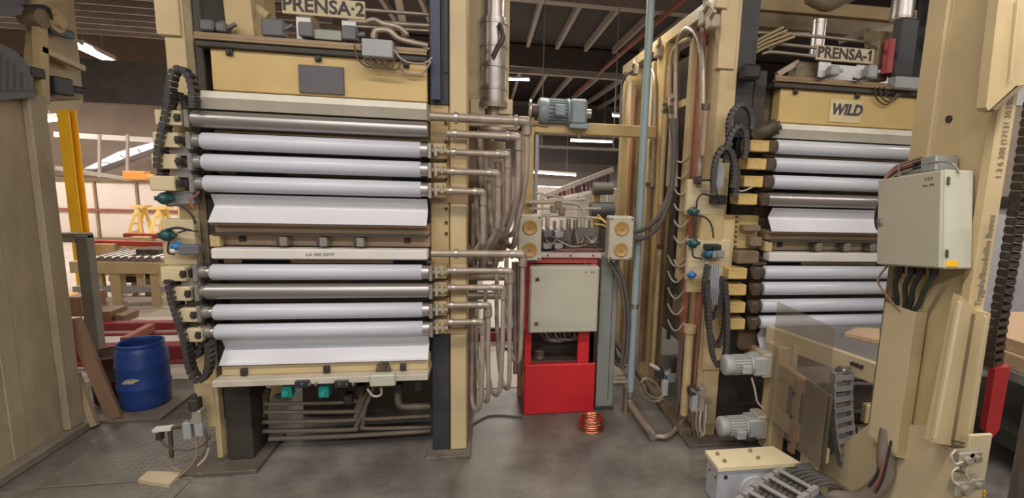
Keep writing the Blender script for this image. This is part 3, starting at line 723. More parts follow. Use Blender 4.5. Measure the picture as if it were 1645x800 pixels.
# arms at the left end of the rolls: cream carrier, dark clamp, steel bearing
src = None
for i, z in enumerate(ROLL_Z):
    if src is None:
        z0 = z
        arm = MB().box(-2.025, -1.885, YR - 0.06, YR + 0.06, z - 0.05, z + 0.042, 0.006).build('roll_arm', CREAM_PALE, P2)
        cl = MB().box(-1.915, -1.885, YR - 0.07, YR - 0.05, z - 0.024, z + 0.022, 0.003).cyl((-1.90, YR - 0.07, z), (-1.90, YR - 0.08, z), 0.014, n=10).box(-1.9, -1.87, YR - 0.03, YR + 0.05, z - 0.02, z + 0.02).build('arm_clamp', SOOT, P2)
        be = MB().box(-1.875, -1.848, YR - 0.05, YR + 0.06, z - 0.058, z + 0.052, 0.006).cyl((-1.85, YR, z), (-1.81, YR, z), 0.04, n=18).build('arm_bearing', mat('dull_grey_steel', (0.3, 0.28, 0.26), 0.4, metal=0.4, dirt=0.3), P2)
        src = (arm, cl, be)
    else:
        dx = {1: -0.022, 2: -0.04, 3: -0.06, 4: -0.045, 5: -0.025, 6: 0.0, 7: 0.02}[i]
        for s, k in zip(src, (dx, dx * 0.9 if i > 3 else dx * 0.3, -0.02 if i > 3 else 0)): share(s, s.name.split('.')[0], P2, (k, 0, z - z0))
for z in (2.105, 2.24, 1.395, 1.26, 1.12):
    MB().box(-1.98 + (0.02 if z < 1.3 else 0), -1.87, YR - 0.02, YR + 0.08, z - 0.035, z + 0.03, 0.004).build('slide_block', MATS['dull_grey_steel'] if z > 1.3 else SOOT, P2)
# sensor plates with teal and blue devices
MB().box(-2.09, -1.90, YR + 0.02, YR + 0.10, 1.50, 1.80, 0.006).build('sensor_plate', CREAM_PALE, P2)
MB().box(-2.05, -1.89, YR + 0.02, YR + 0.10, 1.90, 1.985, 0.006).build('sensor_plate', GREY, P2)
def device(parent, px, py, Y, m, s=0.035):
    p = onY(px, py, Y)
    return MB().lathe(p + Vector((0, 0.04, 0)), [(0, 0), (s, 0), (s * 1.15, 0.01), (s * 1.15, 0.03), (s * .8, 0.045), (s * .8, 0.06), (0, 0.062)], axis=(0, -1, 0), n=12).box(p.x - s * 1.5, p.x + s * 1.5, p.y, p.y + 0.03, p.z - s * .4, p.z + s * .4, 0.004).build('sensor', m, parent)
device(P2, 262, 319, 3.58, TEAL_DEV); device(P2, 266, 378, 3.58, TEAL_DEV)
device(P2, 283, 396, 3.56, BLUE_DEV, 0.025); device(P2, 279, 403, 3.55, WHITE_BAR, 0.018)
p = onY(305, 401, 3.56); MB().box(p.x - 0.06, p.x + 0.055, p.y - 0.02, p.y + 0.06, p.z - 0.03, p.z + 0.03, 0.006).build('valve', GREY_DARK, P2)
for pts, r in (([(268, 330), (290, 331), (308, 345), (314, 360)], 0.007), ([(268, 369), (285, 366), (306, 370)], 0.008), ([(272, 385), (270, 405), (280, 409)], 0.006), ([(286, 374), (300, 370), (318, 372)], 0.005)):
    MB().tube([onY(x, y, 3.57) for x, y in pts], r).build('cable', BLACK, P2)
for pts in ([(318, 310), (306, 322), (310, 334)], [(320, 308), (312, 316), (302, 317)]):
    MB().tube([onY(x, y, 3.6) for x, y in pts], 0.006).build('cable', SALMON, P2)
# energy chains down the left side
Yc = 3.56
MB().chain([onY(x, y, Yc) for x, y in ((312, 175), (312, 145), (305, 122), (291, 110), (280, 118), (275, 140), (272, 170), (266, 200), (258, 240), (256, 275))], 0.07, 0.032, 0.036, across=(0, 1, 0)).build('energy_chain', CHAIN, P2)
MB().chain([onY(x, y, Yc + 0.1) for x, y in ((303, 180), (297, 160), (286, 151), (276, 165), (268, 200), (262, 235), (263, 270), (260, 292))], 0.07, 0.032, 0.036, across=(0, 1, 0)).build('energy_chain', CHAIN, P2)
MB().chain([onY(x, y, Yc) for x, y in ((273, 447), (278, 475), (288, 510), (298, 540), (304, 575), (310, 598), (322, 611), (334, 598), (338, 570), (336, 540))], 0.07, 0.032, 0.036, across=(0, 1, 0)).build('energy_chain', CHAIN, P2)
MB().chain([onY(x, y, Yc + 0.08) for x, y in ((280, 450), (288, 490), (300, 530), (306, 560), (316, 572), (324, 560), (328, 530))], 0.07, 0.032, 0.036, across=(0, 1, 0)).build('energy_chain', CHAIN, P2)
# slate name plate on the head plate
p0, p1 = onY(480, 104, 3.69), onY(554, 153, 3.69)
MB().box(p0.x, p1.x, 3.672, 3.69, p1.z, p0.z, 0.003).build('name_plate', DARKPLATE, P2, 'dark slate name plate on the ochre head plate')
# sign with its white backing
def sign(P, body, x0, x1, z0, z1, y, wx0, wx1, wz0, wz1):
    s = MB().box(x0, x1, y, y + 0.015, z0, z1, 0.003).build('sign_board', SIGN, P, 'tan sign board reading ' + body.replace('\u00b7', ''))
    tx = text('lettering', body, (z1 - z0) * 1.02, INK, s, ((x0 + x1) / 2, y - 0.003, (z0 + z1) / 2), (1, 0, 0), (0, 0, 1), 0.002, xscale=1.0, bold=0.002)
    if body.endswith('1'):
        xm = max(v.co.x for v in tx.data.vertices); zm_ = max(v.co.z for v in tx.data.vertices)
        MB().bar((xm - 0.004, y - 0.003, zm_ - 0.006), (xm - 0.03, y - 0.003, zm_ - 0.026), 0.004, 0.012).build('numeral_flag', INK, s)
    MB().box(wx0, wx0 + (wx1 - wx0) * .24, y + 0.02, y + 0.035, wz0, wz1, 0.003).box(wx1 - (wx1 - wx0) * .24, wx1, y + 0.02, y + 0.035, wz0, wz1, 0.003).box(wx0, wx1, y + 0.025, y + 0.035, wz0, wz0 + (wz1 - wz0) * (.9 if body.endswith('1') else .35)).build('sign_mount', mat('white_mount', (0.66, 0.65, 0.63), 0.45), P)
sign(P2, 'PRENSA\u00b72', -1.335, -0.83, 3.135, 3.25, 3.72, -1.262, -0.895, 2.985, 3.13)
for x, m in ((-1.18, GREY_DARK), (-0.92, GREY_DARK)):
    MB().box(x - 0.045, x + 0.045, 3.66, 3.74, 2.99, 3.08, 0.008).cyl((x + 0.045, 3.70, 3.03), (x + 0.09, 3.70, 3.04), 0.018, n=12).build('limit_switch', m, P2)
MB().box(-1.14, -0.97, 3.68, 3.72, 2.985, 3.045, 0.004).build('terminal_plate', mat('grey_green_plate', (0.3, 0.33, 0.26), 0.5), P2)
p = onY(608, 78, 3.62); MB().box(p.x - 0.095, p.x + 0.095, 3.58, 3.66, p.z - 0.06, p.z + 0.05, 0.006).build('junction_box', GREY, P2)
for k in range(5):
    x0 = 575 + 11 * k
    MB().tube([onY(x0 - 6, 72 + k, 3.6), onY(x0, 95 + 2 * k, 3.6), onY(x0 + 18, 108 + k, 3.6), onY(x0 + 26, 97, 3.6)], 0.006).build('cable', GREASE, P2)
MB().tube([onY(632, 80, 3.6), onY(650, 98, 3.6), onY(680, 102, 3.6), onY(695, 92, 3.6)], 0.007).build('cable', PIPE, P2)
MB().tube([onY(640, 108, 3.65), onY(655, 118, 3.65), onY(680, 117, 3.65), onY(692, 98, 3.65)], 0.006).build('cable', PIPE, P2)
# clutter on the top ledge: switches, brackets, bent pipes
for px, py, w, h in ((440, 46, 0.13, 0.11), (335, 42, 0.08, 0.07), (357, 45, 0.06, 0.06)):
    p = onY(px, py, 3.75); MB().box(p.x - w / 2, p.x + w / 2, 3.72, 3.82, p.z - h / 2, p.z + h / 2, 0.01).cyl((p.x + w / 2, 3.75, p.z), (p.x + w / 2 + 0.05, 3.75, p.z + 0.03), 0.014, n=10).build('switch', GREY_DARK, P2)
p = onY(385, 25, 3.8); MB().prism([(p.x - 0.08, 3.8, 2.975), (p.x + 0.08, 3.8, 2.975), (p.x + 0.06, 3.8, 3.4), (p.x - 0.1, 3.8, 3.4)], (0, 0.06, 0)).build('lug', BEIGE, P2)
MB().bar(onY(395, 0, 3.9), onY(432, 26, 3.9), 0.05, 0.04).build('brace', BEIGE, P2)
for pts, r in (([(590, 34), (602, 32), (615, 38), (640, 44), (655, 56)], 0.018), ([(600, 62), (604, 50), (625, 50), (640, 62), (660, 68), (688, 74)], 0.022), ([(662, 66), (675, 72), (690, 80)], 0.016)):
    MB().tube([onY(x, y, 3.75) for x, y in pts], r, n=10).build('pipe', PIPE, P2)
for ya, yb, r in ((14, 24, 0.014), (34, 42, 0.02), (42, 50, 0.012)):
    MB().cyl(onY(560, ya, 4.05), onY(692, yb, 4.05), r, n=10).build('pipe', PIPE, P2)
MB().bar(onY(640, 0, 4.2), onY(652, 60, 4.2), 0.05, 0.03).build('brace', OLIVE, P2)
# white bar writing
text('bar_writing', 'LA 450 DM7', 0.028, INK_FADED, P2, (onY(514, 405, 3.58).x, 3.577, 1.588), (1, 0, 0), (0, 0, 1), 0.0008, xscale=1.2)
# underside: sensors, cable box, pipe bundles
for px in (463, 522):
    p = onY(px, 627, 3.6); MB().box(p.x - 0.034, p.x + 0.034, 3.56, 3.64, p.z - 0.042, p.z + 0.042, 0.008).cyl((p.x, 3.56, p.z), (p.x, 3.545, p.z), 0.02, n=14).build('proximity_sensor', GREEN, P2, 'bright green proximity sensor')
p = onY(617, 606, 3.56); MB().box(p.x - 0.085, p.x + 0.085, 3.5, 3.565, p.z - 0.045, p.z + 0.04, 0.008).build('junction_box', GREY_BOX, P2)
for k in range(4):
    MB().tube([onY(605 + 4 * k, 598, 3.56), onY(608 + 4 * k, 585 - k, 3.58), onY(618 + 2 * k, 586, 3.6), onY(622 + 2 * k, 596, 3.57)], 0.006).build('cable', GREASE, P2)
MB().tube([onY(590, 625, 3.56), onY(600, 636, 3.56), onY(612, 634, 3.56), onY(612, 622, 3.56)], 0.008).build('cable', WIRE, P2)
for px in (485, 497, 507, 545, 557, 567):
    MB().bar(onY(px, 618, 3.5), onY(px + 10, 594, 3.66), 0.014, 0.02).build('guide_pin', STEEL, P2)
for px in (490, 552):
    p = onY(px, 612, 3.56); MB().box(p.x - 0.045, p.x + 0.045, 3.5, 3.6, p.z - 0.025, p.z + 0.025, 0.005).build('guide_block', BLACK, P2)
for pts, r in (([(425, 649), (560, 646), (572, 640)], 0.014), ([(424, 662), (560, 661), (573, 655), (586, 615)], 0.016), ([(422, 678), (560, 675), (572, 668), (584, 640), (592, 618)], 0.017),
               ([(416, 693), (560, 690), (572, 684), (590, 645), (600, 620)], 0.018), ([(432, 705), (560, 700), (692, 692)], 0.02),
               ([(692, 668), (592, 673), (584, 668), (588, 650), (600, 620)], 0.016), ([(692, 686), (590, 688), (583, 682), (586, 660), (596, 625)], 0.015), ([(692, 652), (650, 653), (640, 645), (640, 628), (646, 622)], 0.028)):
    MB().tube([onY(x, y, 3.95) for x, y in pts], r, n=8).build('hydraulic_pipe', mat('dull_brown_pipe', (0.25, 0.195, 0.14), 0.5, metal=0.2, dirt=0.5), P2)
for a, b, w in (((412, 690), (428, 630), 0.05), ((400, 715), (425, 660), 0.06), ((430, 625), (420, 680), 0.03)):
    MB().bar(onY(*a, 4.0), onY(*b, 4.0), w, 0.04).build('brace', OLIVE, P2)
p = onY(400, 660, 4.1); MB().box(p.x - 0.06, p.x + 0.05, 4.1, 4.2, 0.35, 0.62, 0.006).build('side_block', BEIGE, P2)
for px, py in ((640, 622), (560, 640), (580, 626), (672, 618)):
    p = onY(px, py, 3.85); MB().box(p.x - 0.03, p.x + 0.03, 3.82, 3.9, p.z - 0.04, p.z + 0.04, 0.006).build('manifold', SOOT, P2)
MB().box(XL2 + 0.2, XR2 - 0.02, 4.5, 4.54, 0.0, 0.62).build('back_panel', mat('sump_back', (0.13, 0.10, 0.075), 0.6, dirt=0.5), P2)
# ================================================================== pipes and hoses between the presses
ends_up = [(835, 2.527, 0.03), (822, 2.42, 0.024), (805, 2.296, 0.022), (790, 2.166, 0.022), (766, 2.034, 0.022)]
ends_lo = [(832, 1.597, 0.026), (812, 1.474, 0.022), (800, 1.351, 0.022), (776, 1.223, 0.022), (766, 1.098, 0.022)]
ordn = ['uppermost', 'second', 'third', 'fourth', 'lowest']
for grp, ends in (('upper', ends_up), ('lower', ends_lo)):
    for k, (px, z, r) in enumerate(ends):
        xe = onY(px, 300, 3.6).x
        t = thing('steam_pipe', '%s horizontal steel pipe of the %s five leaving the left press' % (ordn[k], grp), 'pipe', (xe, YR, z), 'steel pipes leaving the left press')
        MB().cyl((-0.41 if k == 0 else -0.30, YR - 0.02, z), (xe, YR - 0.02, z), r, n=16).build('pipe', PIPE, t)
        for f in (0.12, 0.93):
            x = -0.3 + (xe + 0.3) * f
            MB().cyl((x - 0.012, YR - 0.02, z), (x + 0.012, YR - 0.02, z), r * 1.35, n=12).build('coupling', STEEL, t)
        MB().tube([(xe - 0.01, YR - 0.02, z), (xe + 0.035, YR - 0.018, z - 0.004), (xe + 0.045, YR - 0.01, z - 0.03), (xe + 0.045, YR - 0.01, z - 0.09)], r * 1.15, n=12).build('elbow', PIPE, t)
        # hose falling from the elbow in a loop
        if grp == 'upper':
            zb = [1.72, 1.70, 1.60, 1.52, 1.50][k]; dx = [-0.02, -0.03, -0.06, -0.08, -0.06][k]
            pts = [(xe + 0.045, YR - 0.01, z - 0.08), (xe + 0.045, YR + 0.02, z - 0.35), (xe + 0.03, YR + 0.06, (z + zb) / 2 - 0.1), (xe + 0.0 + dx, YR + 0.16, zb + 0.03), (xe + dx - 0.06, YR + 0.3, zb - 0.02), (xe + dx - 0.11, YR + 0.42, zb + 0.08), (xe + dx - 0.13, YR + 0.46, zb + 0.4)]
        else:
            zb = [0.735, 0.53, 0.48, 0.43, 0.36][k]; dx = [0.02, 0.035, 0.0, 0.035, 0.0][k]
            pts = [(xe + 0.045, YR - 0.01, z - 0.08), (xe + 0.045, YR - 0.01, (z + zb) / 2), (xe + 0.03 + dx * .5, YR + 0.03, zb + 0.08), (xe + dx - 0.01, YR + 0.11, zb), (xe + dx - 0.05, YR + 0.2, zb + 0.08), (xe + dx - 0.08, YR + 0.24, (z + zb) / 2), (xe + dx - 0.085, YR + 0.25, z - 0.04)]
        pts = [(max(q[0], -0.14), q[1], q[2]) for q in pts]
        h = tag(MB().tube(pts, 0.0165 if grp == 'lower' else 0.02, n=12, sub=8).build('flexible_hose', HOSE), '%s flexible hose from the %s pipe of the %s row' % ('brown looped' if grp == 'lower' else 'grey brown hanging', ordn[k], grp), 'hose', 'flexible hoses between the presses')
# second rank of hoses further back
for k, (px, y0, y1, Y, r) in enumerate(((770, 215, 400, 4.15, 0.03), (778, 250, 430, 4.25, 0.035), (800, 260, 420, 4.3, 0.03), (815, 240, 390, 4.2, 0.03), (832, 215, 385, 4.0, 0.025))):
    a = onY(px, y0, Y); b = onY(px - 4, y1, Y)
    tag(MB().tube([a, a.lerp(b, 0.5) + Vector((0.02, 0.03, 0)), b, b + Vector((-0.05, 0.1, -0.06)), b + Vector((-0.12, 0.2, 0.05))], r, n=10).build('rear_hose', HOSE if k % 2 else PIPE), 'thick hanging hose behind the upper pipes, %s from the cream post' % ['first', 'second', 'third', 'fourth', 'fifth'][k], 'hose', 'rear hoses')
for k, (px, py) in enumerate(((748, 475), (755, 445))):
    tag(MB().cyl(onY(px - 4, py, 4.1), onY(px + 60, py, 4.1), 0.03, n=14).build('manifold_pipe', PIPE), 'short %s manifold pipe behind the lower pipe row' % ('lower' if k == 0 else 'upper'), 'pipe')
for k, (a, b) in enumerate((((815, 505), (842, 482)), ((818, 545), (845, 505)), ((812, 560), (838, 548)))):
    tag(MB().tube([onY(*a, 4.6), onY((a[0] + b[0]) / 2, (a[1] + b[1]) / 2 + 10, 4.55), onY(*b, 4.5)], 0.016).build('thin_hose', HOSE_DARK), 'thin dark hose into the red unit side, %s of three' % ['upper', 'middle', 'lower'][k], 'hose')
tag(MB().tube([onZ(757, 683, 0.008), onZ(780, 670, 0.008), onZ(800, 667, 0.008), onZ(838, 670, 0.008)], 0.008).build('floor_cable', HOSE_DARK), 'thin dark cable curving over the floor to the red unit', 'cable')

# tall clad pipe down from the roof
Yp = 4.45
xc = onY(793, 100, Yp).x
t = thing('clad_pipe', 'tall metal clad vertical pipe right of the left press', 'pipe', (xc, Yp, 2.5))
zt = onY(793, 30, Yp).z; zb = onY(793, 165, Yp).z
MB().cyl((xc, Yp, zb), (xc, Yp, zt), 0.105, n=32).build('cladding', INSUL, t)
MB().cyl((xc, Yp, zt), (xc, Yp, ZC - .002), 0.085, n=28).build('upper_pipe', INSUL, t)
for py in (38, 75, 107, 143, 163):
    z = onY(793, py, Yp).z; MB().cyl((xc, Yp, z - 0.012), (xc, Yp, z + 0.012), 0.112, n=32).build('band', STEEL, t)
MB().cyl((xc, Yp, zb - 0.04), (xc, Yp, zb), 0.12, n=28).cyl((xc, Yp, zb - 0.2), (xc, Yp, zb - 0.04), 0.05, n=20).build('flange', PIPE, t)
MB().lathe((xc, Yp, zb - 0.30), [(0.06, 0), (0.11, 0.04), (0.13, 0.1), (0.05, 0.12)], n=24).build('drip_cup', PIPE, t)
MB().tube([onY(803, 38, Yp - .12), onY(808, 60, Yp - .14), onY(800, 75, Yp - .14), onY(792, 92, Yp - .13)], 0.02).build('strap', GREASE, t)
t = thing('support_posts', 'pair of slim cream posts flanking the tall clad pipe', 'post', (xc, 4.5, 2.4))
for px, w in ((763, 0.075), (812, 0.03)):
    x = onY(px, 100, 4.5).x
    MB().box(x - w, x + w, 4.47, 4.58, onY(px, 162, 4.5).z, ZC - .002, 0.006).build('post', CREAM, t)
for px in (767, 812):
    x = onY(px, 170, 4.45).x
    MB().box(x - 0.06, x + 0.06, 4.42, 4.6, onY(px, 184, 4.45).z, onY(px, 160, 4.45).z, 0.006).build('foot', CREAM_PALE, t)
MB().box(onY(752, 200, 4.45).x, onY(835, 200, 4.45).x, 4.40, 4.62, onY(790, 205, 4.45).z, onY(790, 186, 4.45).z, 0.01).build('cross_tie', CREAM_PALE, t)
MB().box(onY(752, 200, 4.6).x, onY(768, 200, 4.6).x, 4.55, 4.65, 0, onY(760, 200, 4.6).z).build('leg', OLIVE, t)
xd = onY(752, 300, 5.0).x + 0.1
t = thing('exhaust_duct', 'wide beige vertical duct behind the hanging hoses', 'duct', (xd + 0.12, 5.0, 1.3))
MB().cyl((xd + 0.12, 5.0, 1.3), (xd + 0.12, 5.0, 2.45), 0.13, n=24).build('duct', mat('beige_duct', (0.42, 0.34, 0.26), 0.5, dirt=0.4), t)
MB().cyl((xd + 0.12, 5.0, 2.45), (xd + 0.12, 5.0, ZC - 0.002), 0.02, n=10).build('hanger_rod', PURLIN, t)

# ------------------------------------------------------------------ yellow gantry with the drive motor
Yg = 4.75
t = thing('yellow_gantry', 'yellow steel gantry post and crossbeam between the presses', 'gantry', (0.33, Yg, 0))
xa = onY(847, 260, Yg).x
MB().box(xa - 0.055, xa + 0.055, Yg - 0.06, Yg + 0.06, 0, onY(848, 188, Yg).z, 0.006).build('post', OCHRE, t)
za, zb = onY(900, 196, Yg).z, onY(900, 215, Yg).z
MB().box(xa + 0.055, 1.53, Yg - 0.06, Yg + 0.06, zb, za, 0.006).build('crossbeam', OCHRE, t)
MB().box(xa + 0.07, xa + 0.1, Yg - 0.02, Yg + 0.04, 1.4, zb).build('side_strip', GREY, t)
MB().tube([onY(850, 208, Yg - .07), onY(857, 200, Yg - .07), onY(880, 203, Yg - .07)], 0.01).build('cable', OLIVE, t)
def motor(name, label, group, p0, axis, L_, r, m, foot=True, box_side=(0, 0, 1), parentless=True):
    """finned motor, gear head, terminal box, fan cowl and shaft along axis from p0"""
    p0 = Vector(p0); ax = Vector(axis).normalized()
    up = Vector((0, 0, 1)); sd = ax.cross(up).normalized()
    t = thing(name, label, 'motor', p0, group)
    MB().lathe(p0, [(0, 0), (r * .8, 0), (r * .97, L_ * .03), (r, L_ * .06), (r, L_ * .2), (r * .93, L_ * .21)], axis=ax, n=32).build('fan_cowl', m, t)
    MB().cyl(p0 + ax * L_ * .2, p0 + ax * L_ * .58, r * .86, n=28).build('stator', m, t)
    fin = MB()
    for k in range(22):
        a = 2 * math.pi * k / 22
        d = up * math.cos(a) + sd * math.sin(a)
        fin.bar(p0 + ax * L_ * .21 + d * r * .9, p0 + ax * L_ * .57 + d * r * .9, r * .05, r * .2, up=d)
    fin.build('cooling_fins', m, t)
    MB().lathe(p0 + ax * L_ * .57, [(r * .9, 0), (r * 1.05, 0), (r * 1.05, L_ * .05), (r * .85, L_ * .06)], axis=ax, n=28).build('flange', m, t)
    M = Matrix((( ax.x, sd.x, up.x, 0), (ax.y, sd.y, up.y, 0), (ax.z, sd.z, up.z, 0), (0, 0, 0, 1)))
    M.translation = p0
    MB().box(L_ * .62, L_ * .95, -r * .95, r * .95, -r * .95, r * .98, r * .18, M=M).build('gear_head', m, t)
    b = Vector(box_side); bl = Vector((0, b.dot(sd), b.dot(up)))
    cx = bl * r * 1.05
    MB().box(L_ * .3, L_ * .5, cx.y - r * .42, cx.y + r * .42, cx.z - r * .42, cx.z + r * .42, r * .08, M=M).build('terminal_box', m, t)
    MB().cyl(p0 + ax * L_ * .95, p0 + ax * L_ * 1.06, r * .35, n=18).build('output_shaft', STEEL, t)
    if foot: MB().box(L_ * .6, L_ * .98, -r * 1.05, r * 1.05, -r * 1.25, -r * .9, r * .05, M=M).build('foot', m, t)
    return t
pm = onY(864, 178, Yg - 0.05)
mt = motor('drive_motor', 'grey blue geared motor lying on the yellow crossbeam', None, pm, (1, 0, 0), 0.46, 0.118, MOTOR, True, (0, -1, 0))
ring = MB().cyl(pm + Vector((-0.06, 0, 0)), pm, 0.06, n=16).build('brake', GREASE, mt)
MB().cyl(pm + Vector((-0.075, 0, 0)), pm + Vector((-0.06, 0, 0)), 0.1, n=20).build('brake_disc', STEEL, mt)

# ------------------------------------------------------------------ red hydraulic unit
Yh = 4.3
t = thing('hydraulic_unit', 'red hydraulic power unit with grey panel between the presses', 'hydraulic unit', (0.63, 4.6, 0))
MB().box(0.30, 0.95, Yh, Yh + 0.36, 0.0, 0.475, 0.01).build('tank', RED, t, 'bright red oil tank')
MB().box(0.30, 0.36, Yh + 0.01, Yh + 0.07, 0.475, 1.44, 0.004).build('frame_post', RED, t)
MB().box(0.78, 0.93, Yh + 0.01, Yh + 0.06, 0.475, 0.78, 0.004).build('frame_post', RED, t)
MB().box(0.88, 0.93, Yh + 0.01, Yh + 0.07, 0.475, 1.44, 0.004).build('frame_post', RED, t)
for x in (0.30, 0.88): MB().box(x, x + 0.05, Yh + 0.29, Yh + 0.35, 0.475, 1.44, 0.004).build('frame_post', RED, t)
MB().box(0.3, 0.93, Yh + 0.0, Yh + 0.36, 1.40, 1.455, 0.004).build('deck', RED_DULL, t)
MB().box(0.33, 0.955, Yh - 0.03, Yh + 0.36, 1.455, 1.495, 0.004).build('drip_tray', mat('pink_tray', (0.62, 0.49, 0.46), 0.45, dirt=0.25), t)
for k in range(3):
    x = 0.48 + 0.2 * k; MB().cyl((x, Yh - 0.03, 1.475), (x, Yh - 0.038, 1.475), 0.008, n=8).build('bolt', SOOT, t)
MB().box(0.36, 0.78, Yh + 0.05, Yh + 0.34, 0.476, 0.49, 0.002).build('tank_lid', GREASE, t)
MB().lathe((0.44, Yh + 0.14, 0.49), [(0.06, 0), (0.06, 0.02), (0.045, 0.03), (0.055, 0.05), (0.055, 0.08), (0.04, 0.1), (0, 0.1)], n=20).build('filler_cap', GREASE, t)
for k in range(7):
    x = 0.46 + 0.045 * k
    MB().tube([(x - 0.03, Yh + 0.2, 0.95), (x, Yh + 0.16, 0.72 - 0.008 * k), (x + 0.1, Yh + 0.15, 0.64 + 0.006 * k), (x + 0.22, Yh + 0.16, 0.66), (0.93, Yh + 0.2, 0.70)], 0.015, n=8).build('hose', HOSE if k % 2 else HOSE_DARK, t)
MB().box(0.38, 0.86, Yh + 0.26, Yh + 0.35, 0.49, 1.4).build('pump_block', SOOT, t)
pn = MB().box(0.325, 0.93, Yh - 0.09, Yh + 0.02, 0.80, 1.388, 0.008).build('panel_box', GREY_BOX, t, 'grey green electrical panel')
dr = MB().box(0.335, 0.92, Yh - 0.105, Yh - 0.09, 0.81, 1.378, 0.006).build('panel_door', GREY_BOX, pn)
for z in (1.28, 0.89): MB().box(0.375, 0.405, Yh - 0.112, Yh - 0.105, z - 0.015, z + 0.015, 0.002).build('lock', GREASE, pn)
for x in (0.80, 0.85, 0.87): MB().box(x, x + 0.012, Yh - 0.107, Yh - 0.105, 1.335, 1.35).build('mark', SALMON, pn)
MB().cyl((0.74, Yh - 0.02, 0.74), (0.74, Yh - 0.02, 0.81), 0.012, n=8).build('gland', GREASE, pn)
MB().box(0.29, 0.315, Yh + 0.02, Yh + 0.3, 0.8, 1.4, 0.004).build('side_plate', BROWN, t)
# valves on the deck
rv = random.Random(3)
MB().box(0.42, 0.95, Yh + 0.12, Yh + 0.34, 1.495, 1.68, 0.01).build('valve_block', mat('valve_block_grey', (0.16, 0.14, 0.13), 0.45, metal=0.3, dirt=0.4), t)
MB().box(0.72, 0.945, Yh + 0.06, Yh + 0.16, 1.53, 1.70, 0.008).build('valve_block', MATS['valve_block_grey'], t)
for k in range(4):
    z = 1.55 + 0.1 * (k % 2); x = 0.47 + 0.1 * (k // 2)
    MB().cyl((x, Yh + 0.13, z), (x, Yh - 0.0, z), 0.026, n=16).box(x - 0.03, x + 0.05, Yh + 0.02, Yh + 0.08, z - 0.025, z + 0.03, 0.005).build('solenoid_valve', STEEL if k != 1 else GREY_DARK, t)
for k in range(4):
    x = 0.66 + 0.07 * k; z = 1.56 + 0.05 * (k % 2)
    MB().cyl((x, Yh + 0.12, z), (x, Yh + 0.04, z), 0.022, n=14).build('solenoid_valve', GREASE, t)
for k in range(9):
    x = 0.44 + 0.065 * k
    MB().cyl((x, Yh + 0.28, 1.68), (x, Yh + 0.28, 1.74 + 0.05 * rv.random()), 0.014 + 0.01 * rv.random(), n=10).build('fitting', rv.choice([STEEL, PIPE, WIRE]), t)
for k in range(7):
    x0 = 0.42 + 0.55 * rv.random(); x1 = 0.42 + 0.55 * rv.random()
    MB().tube([(x0, Yh + 0.1, 1.56 + 0.1 * rv.random()), ((x0 + x1) / 2, Yh - 0.02, 1.54 + 0.06 * rv.random()), (x1, Yh + 0.08, 1.6 + 0.06 * rv.random())], 0.007).build('tubing', rv.choice([WIRE, HOSE, STEEL]), t)
MB().tube([(0.55, Yh + 0.03, 1.51), (0.75, Yh - 0.0, 1.525), (0.97, Yh + 0.03, 1.52)], 0.008).build('cable', SALMON, t)
for (xa_, ya_), (xb_, yb_), r in (((845, 325), (940, 320), 0.016), ((850, 335), (965, 335), 0.012), ((858, 345), (960, 350), 0.012), ((860, 310), (905, 318), 0.01)):
    MB().cyl(onY(xa_, ya_, Yh + 0.33), onY(xb_, yb_, Yh + 0.33), r, n=10).build('pipe', WIRE, t)
MB().tube([onY(850, 325, Yh + .33), onY(900, 325, Yh + .33), onY(928, 328, Yh + .33), onY(938, 340, Yh + .33), onY(937, 355, Yh + .33)], 0.02, n=10).build('pipe', WIRE, t)
for px, py in ((890, 337), (903, 340), (897, 330)):
    p = onY(px, py, Yh + 0.3); MB().box(p.x - 0.03, p.x + 0.03, p.y, p.y + 0.05, p.z - 0.03, p.z + 0.04, 0.005).build('valve', OLIVE, t)
for pts in ([(952, 350), (965, 352), (985, 368)], [(955, 360), (970, 362), (980, 372)], [(960, 345), (975, 358), (983, 360)]):
    MB().tube([onY(x, y, Yh + 0.2) for x, y in pts], 0.008).build('cable', YELLOW_PALE, t)
# side pipe rack left of the unit
for k, px in enumerate((826, 833)):
    tag(MB().cyl(onY(px, 420, 4.45), onY(px + 2, 600, 4.45), 0.022, n=12).build('riser_pipe', PIPE), 'vertical riser pipe left of the red unit, %s of two' % ('left' if k == 0 else 'right'), 'pipe')

# yellow socket boxes
for xl, xr, yt, yb, name in ((833, 869, 345, 419, 'left'), (980, 1016, 348, 418, 'right')):
    Y = 4.16
    a = onY(xl, yt, Y); b = onY(xr, yb, Y)
    t = thing('socket_box', 'grey box with two round yellow discs, %s of the pair above the red unit' % name, 'electrical box', ((a.x + b.x) / 2, Y, b.z), 'boxes with round yellow discs')
    MB().box(a.x, b.x, Y, Y + 0.14, b.z, a.z, 0.01).build('body', mat('socket_box_grey', (0.52, 0.49, 0.38), 0.45, dirt=0.15), t)
    for f in (0.27, 0.76):
        z = a.z + (b.z - a.z) * f; x = (a.x + b.x) / 2
        d = MB().lathe((x, Y + 0.004, z), [(0.062, 0), (0.062, 0.012), (0.055, 0.018), (0.05, 0.012), (0, 0.014)], axis=(0, -1, 0), n=28).build('disc', SOCKET, t, 'round ochre yellow disc')
        MB().cyl((x, Y - 0.008, z), (x, Y - 0.02, z), 0.012, n=10).build('centre_pin', BROWN, d)
    for cx in (a.x + 0.02, b.x - 0.02):
        for cz in (a.z - 0.02, b.z + 0.02):
            MB().cyl((cx, Y, cz), (cx, Y - 0.004, cz), 0.008, n=8).build('screw', SOOT, t)
a = onY(972, 350, 4.2)
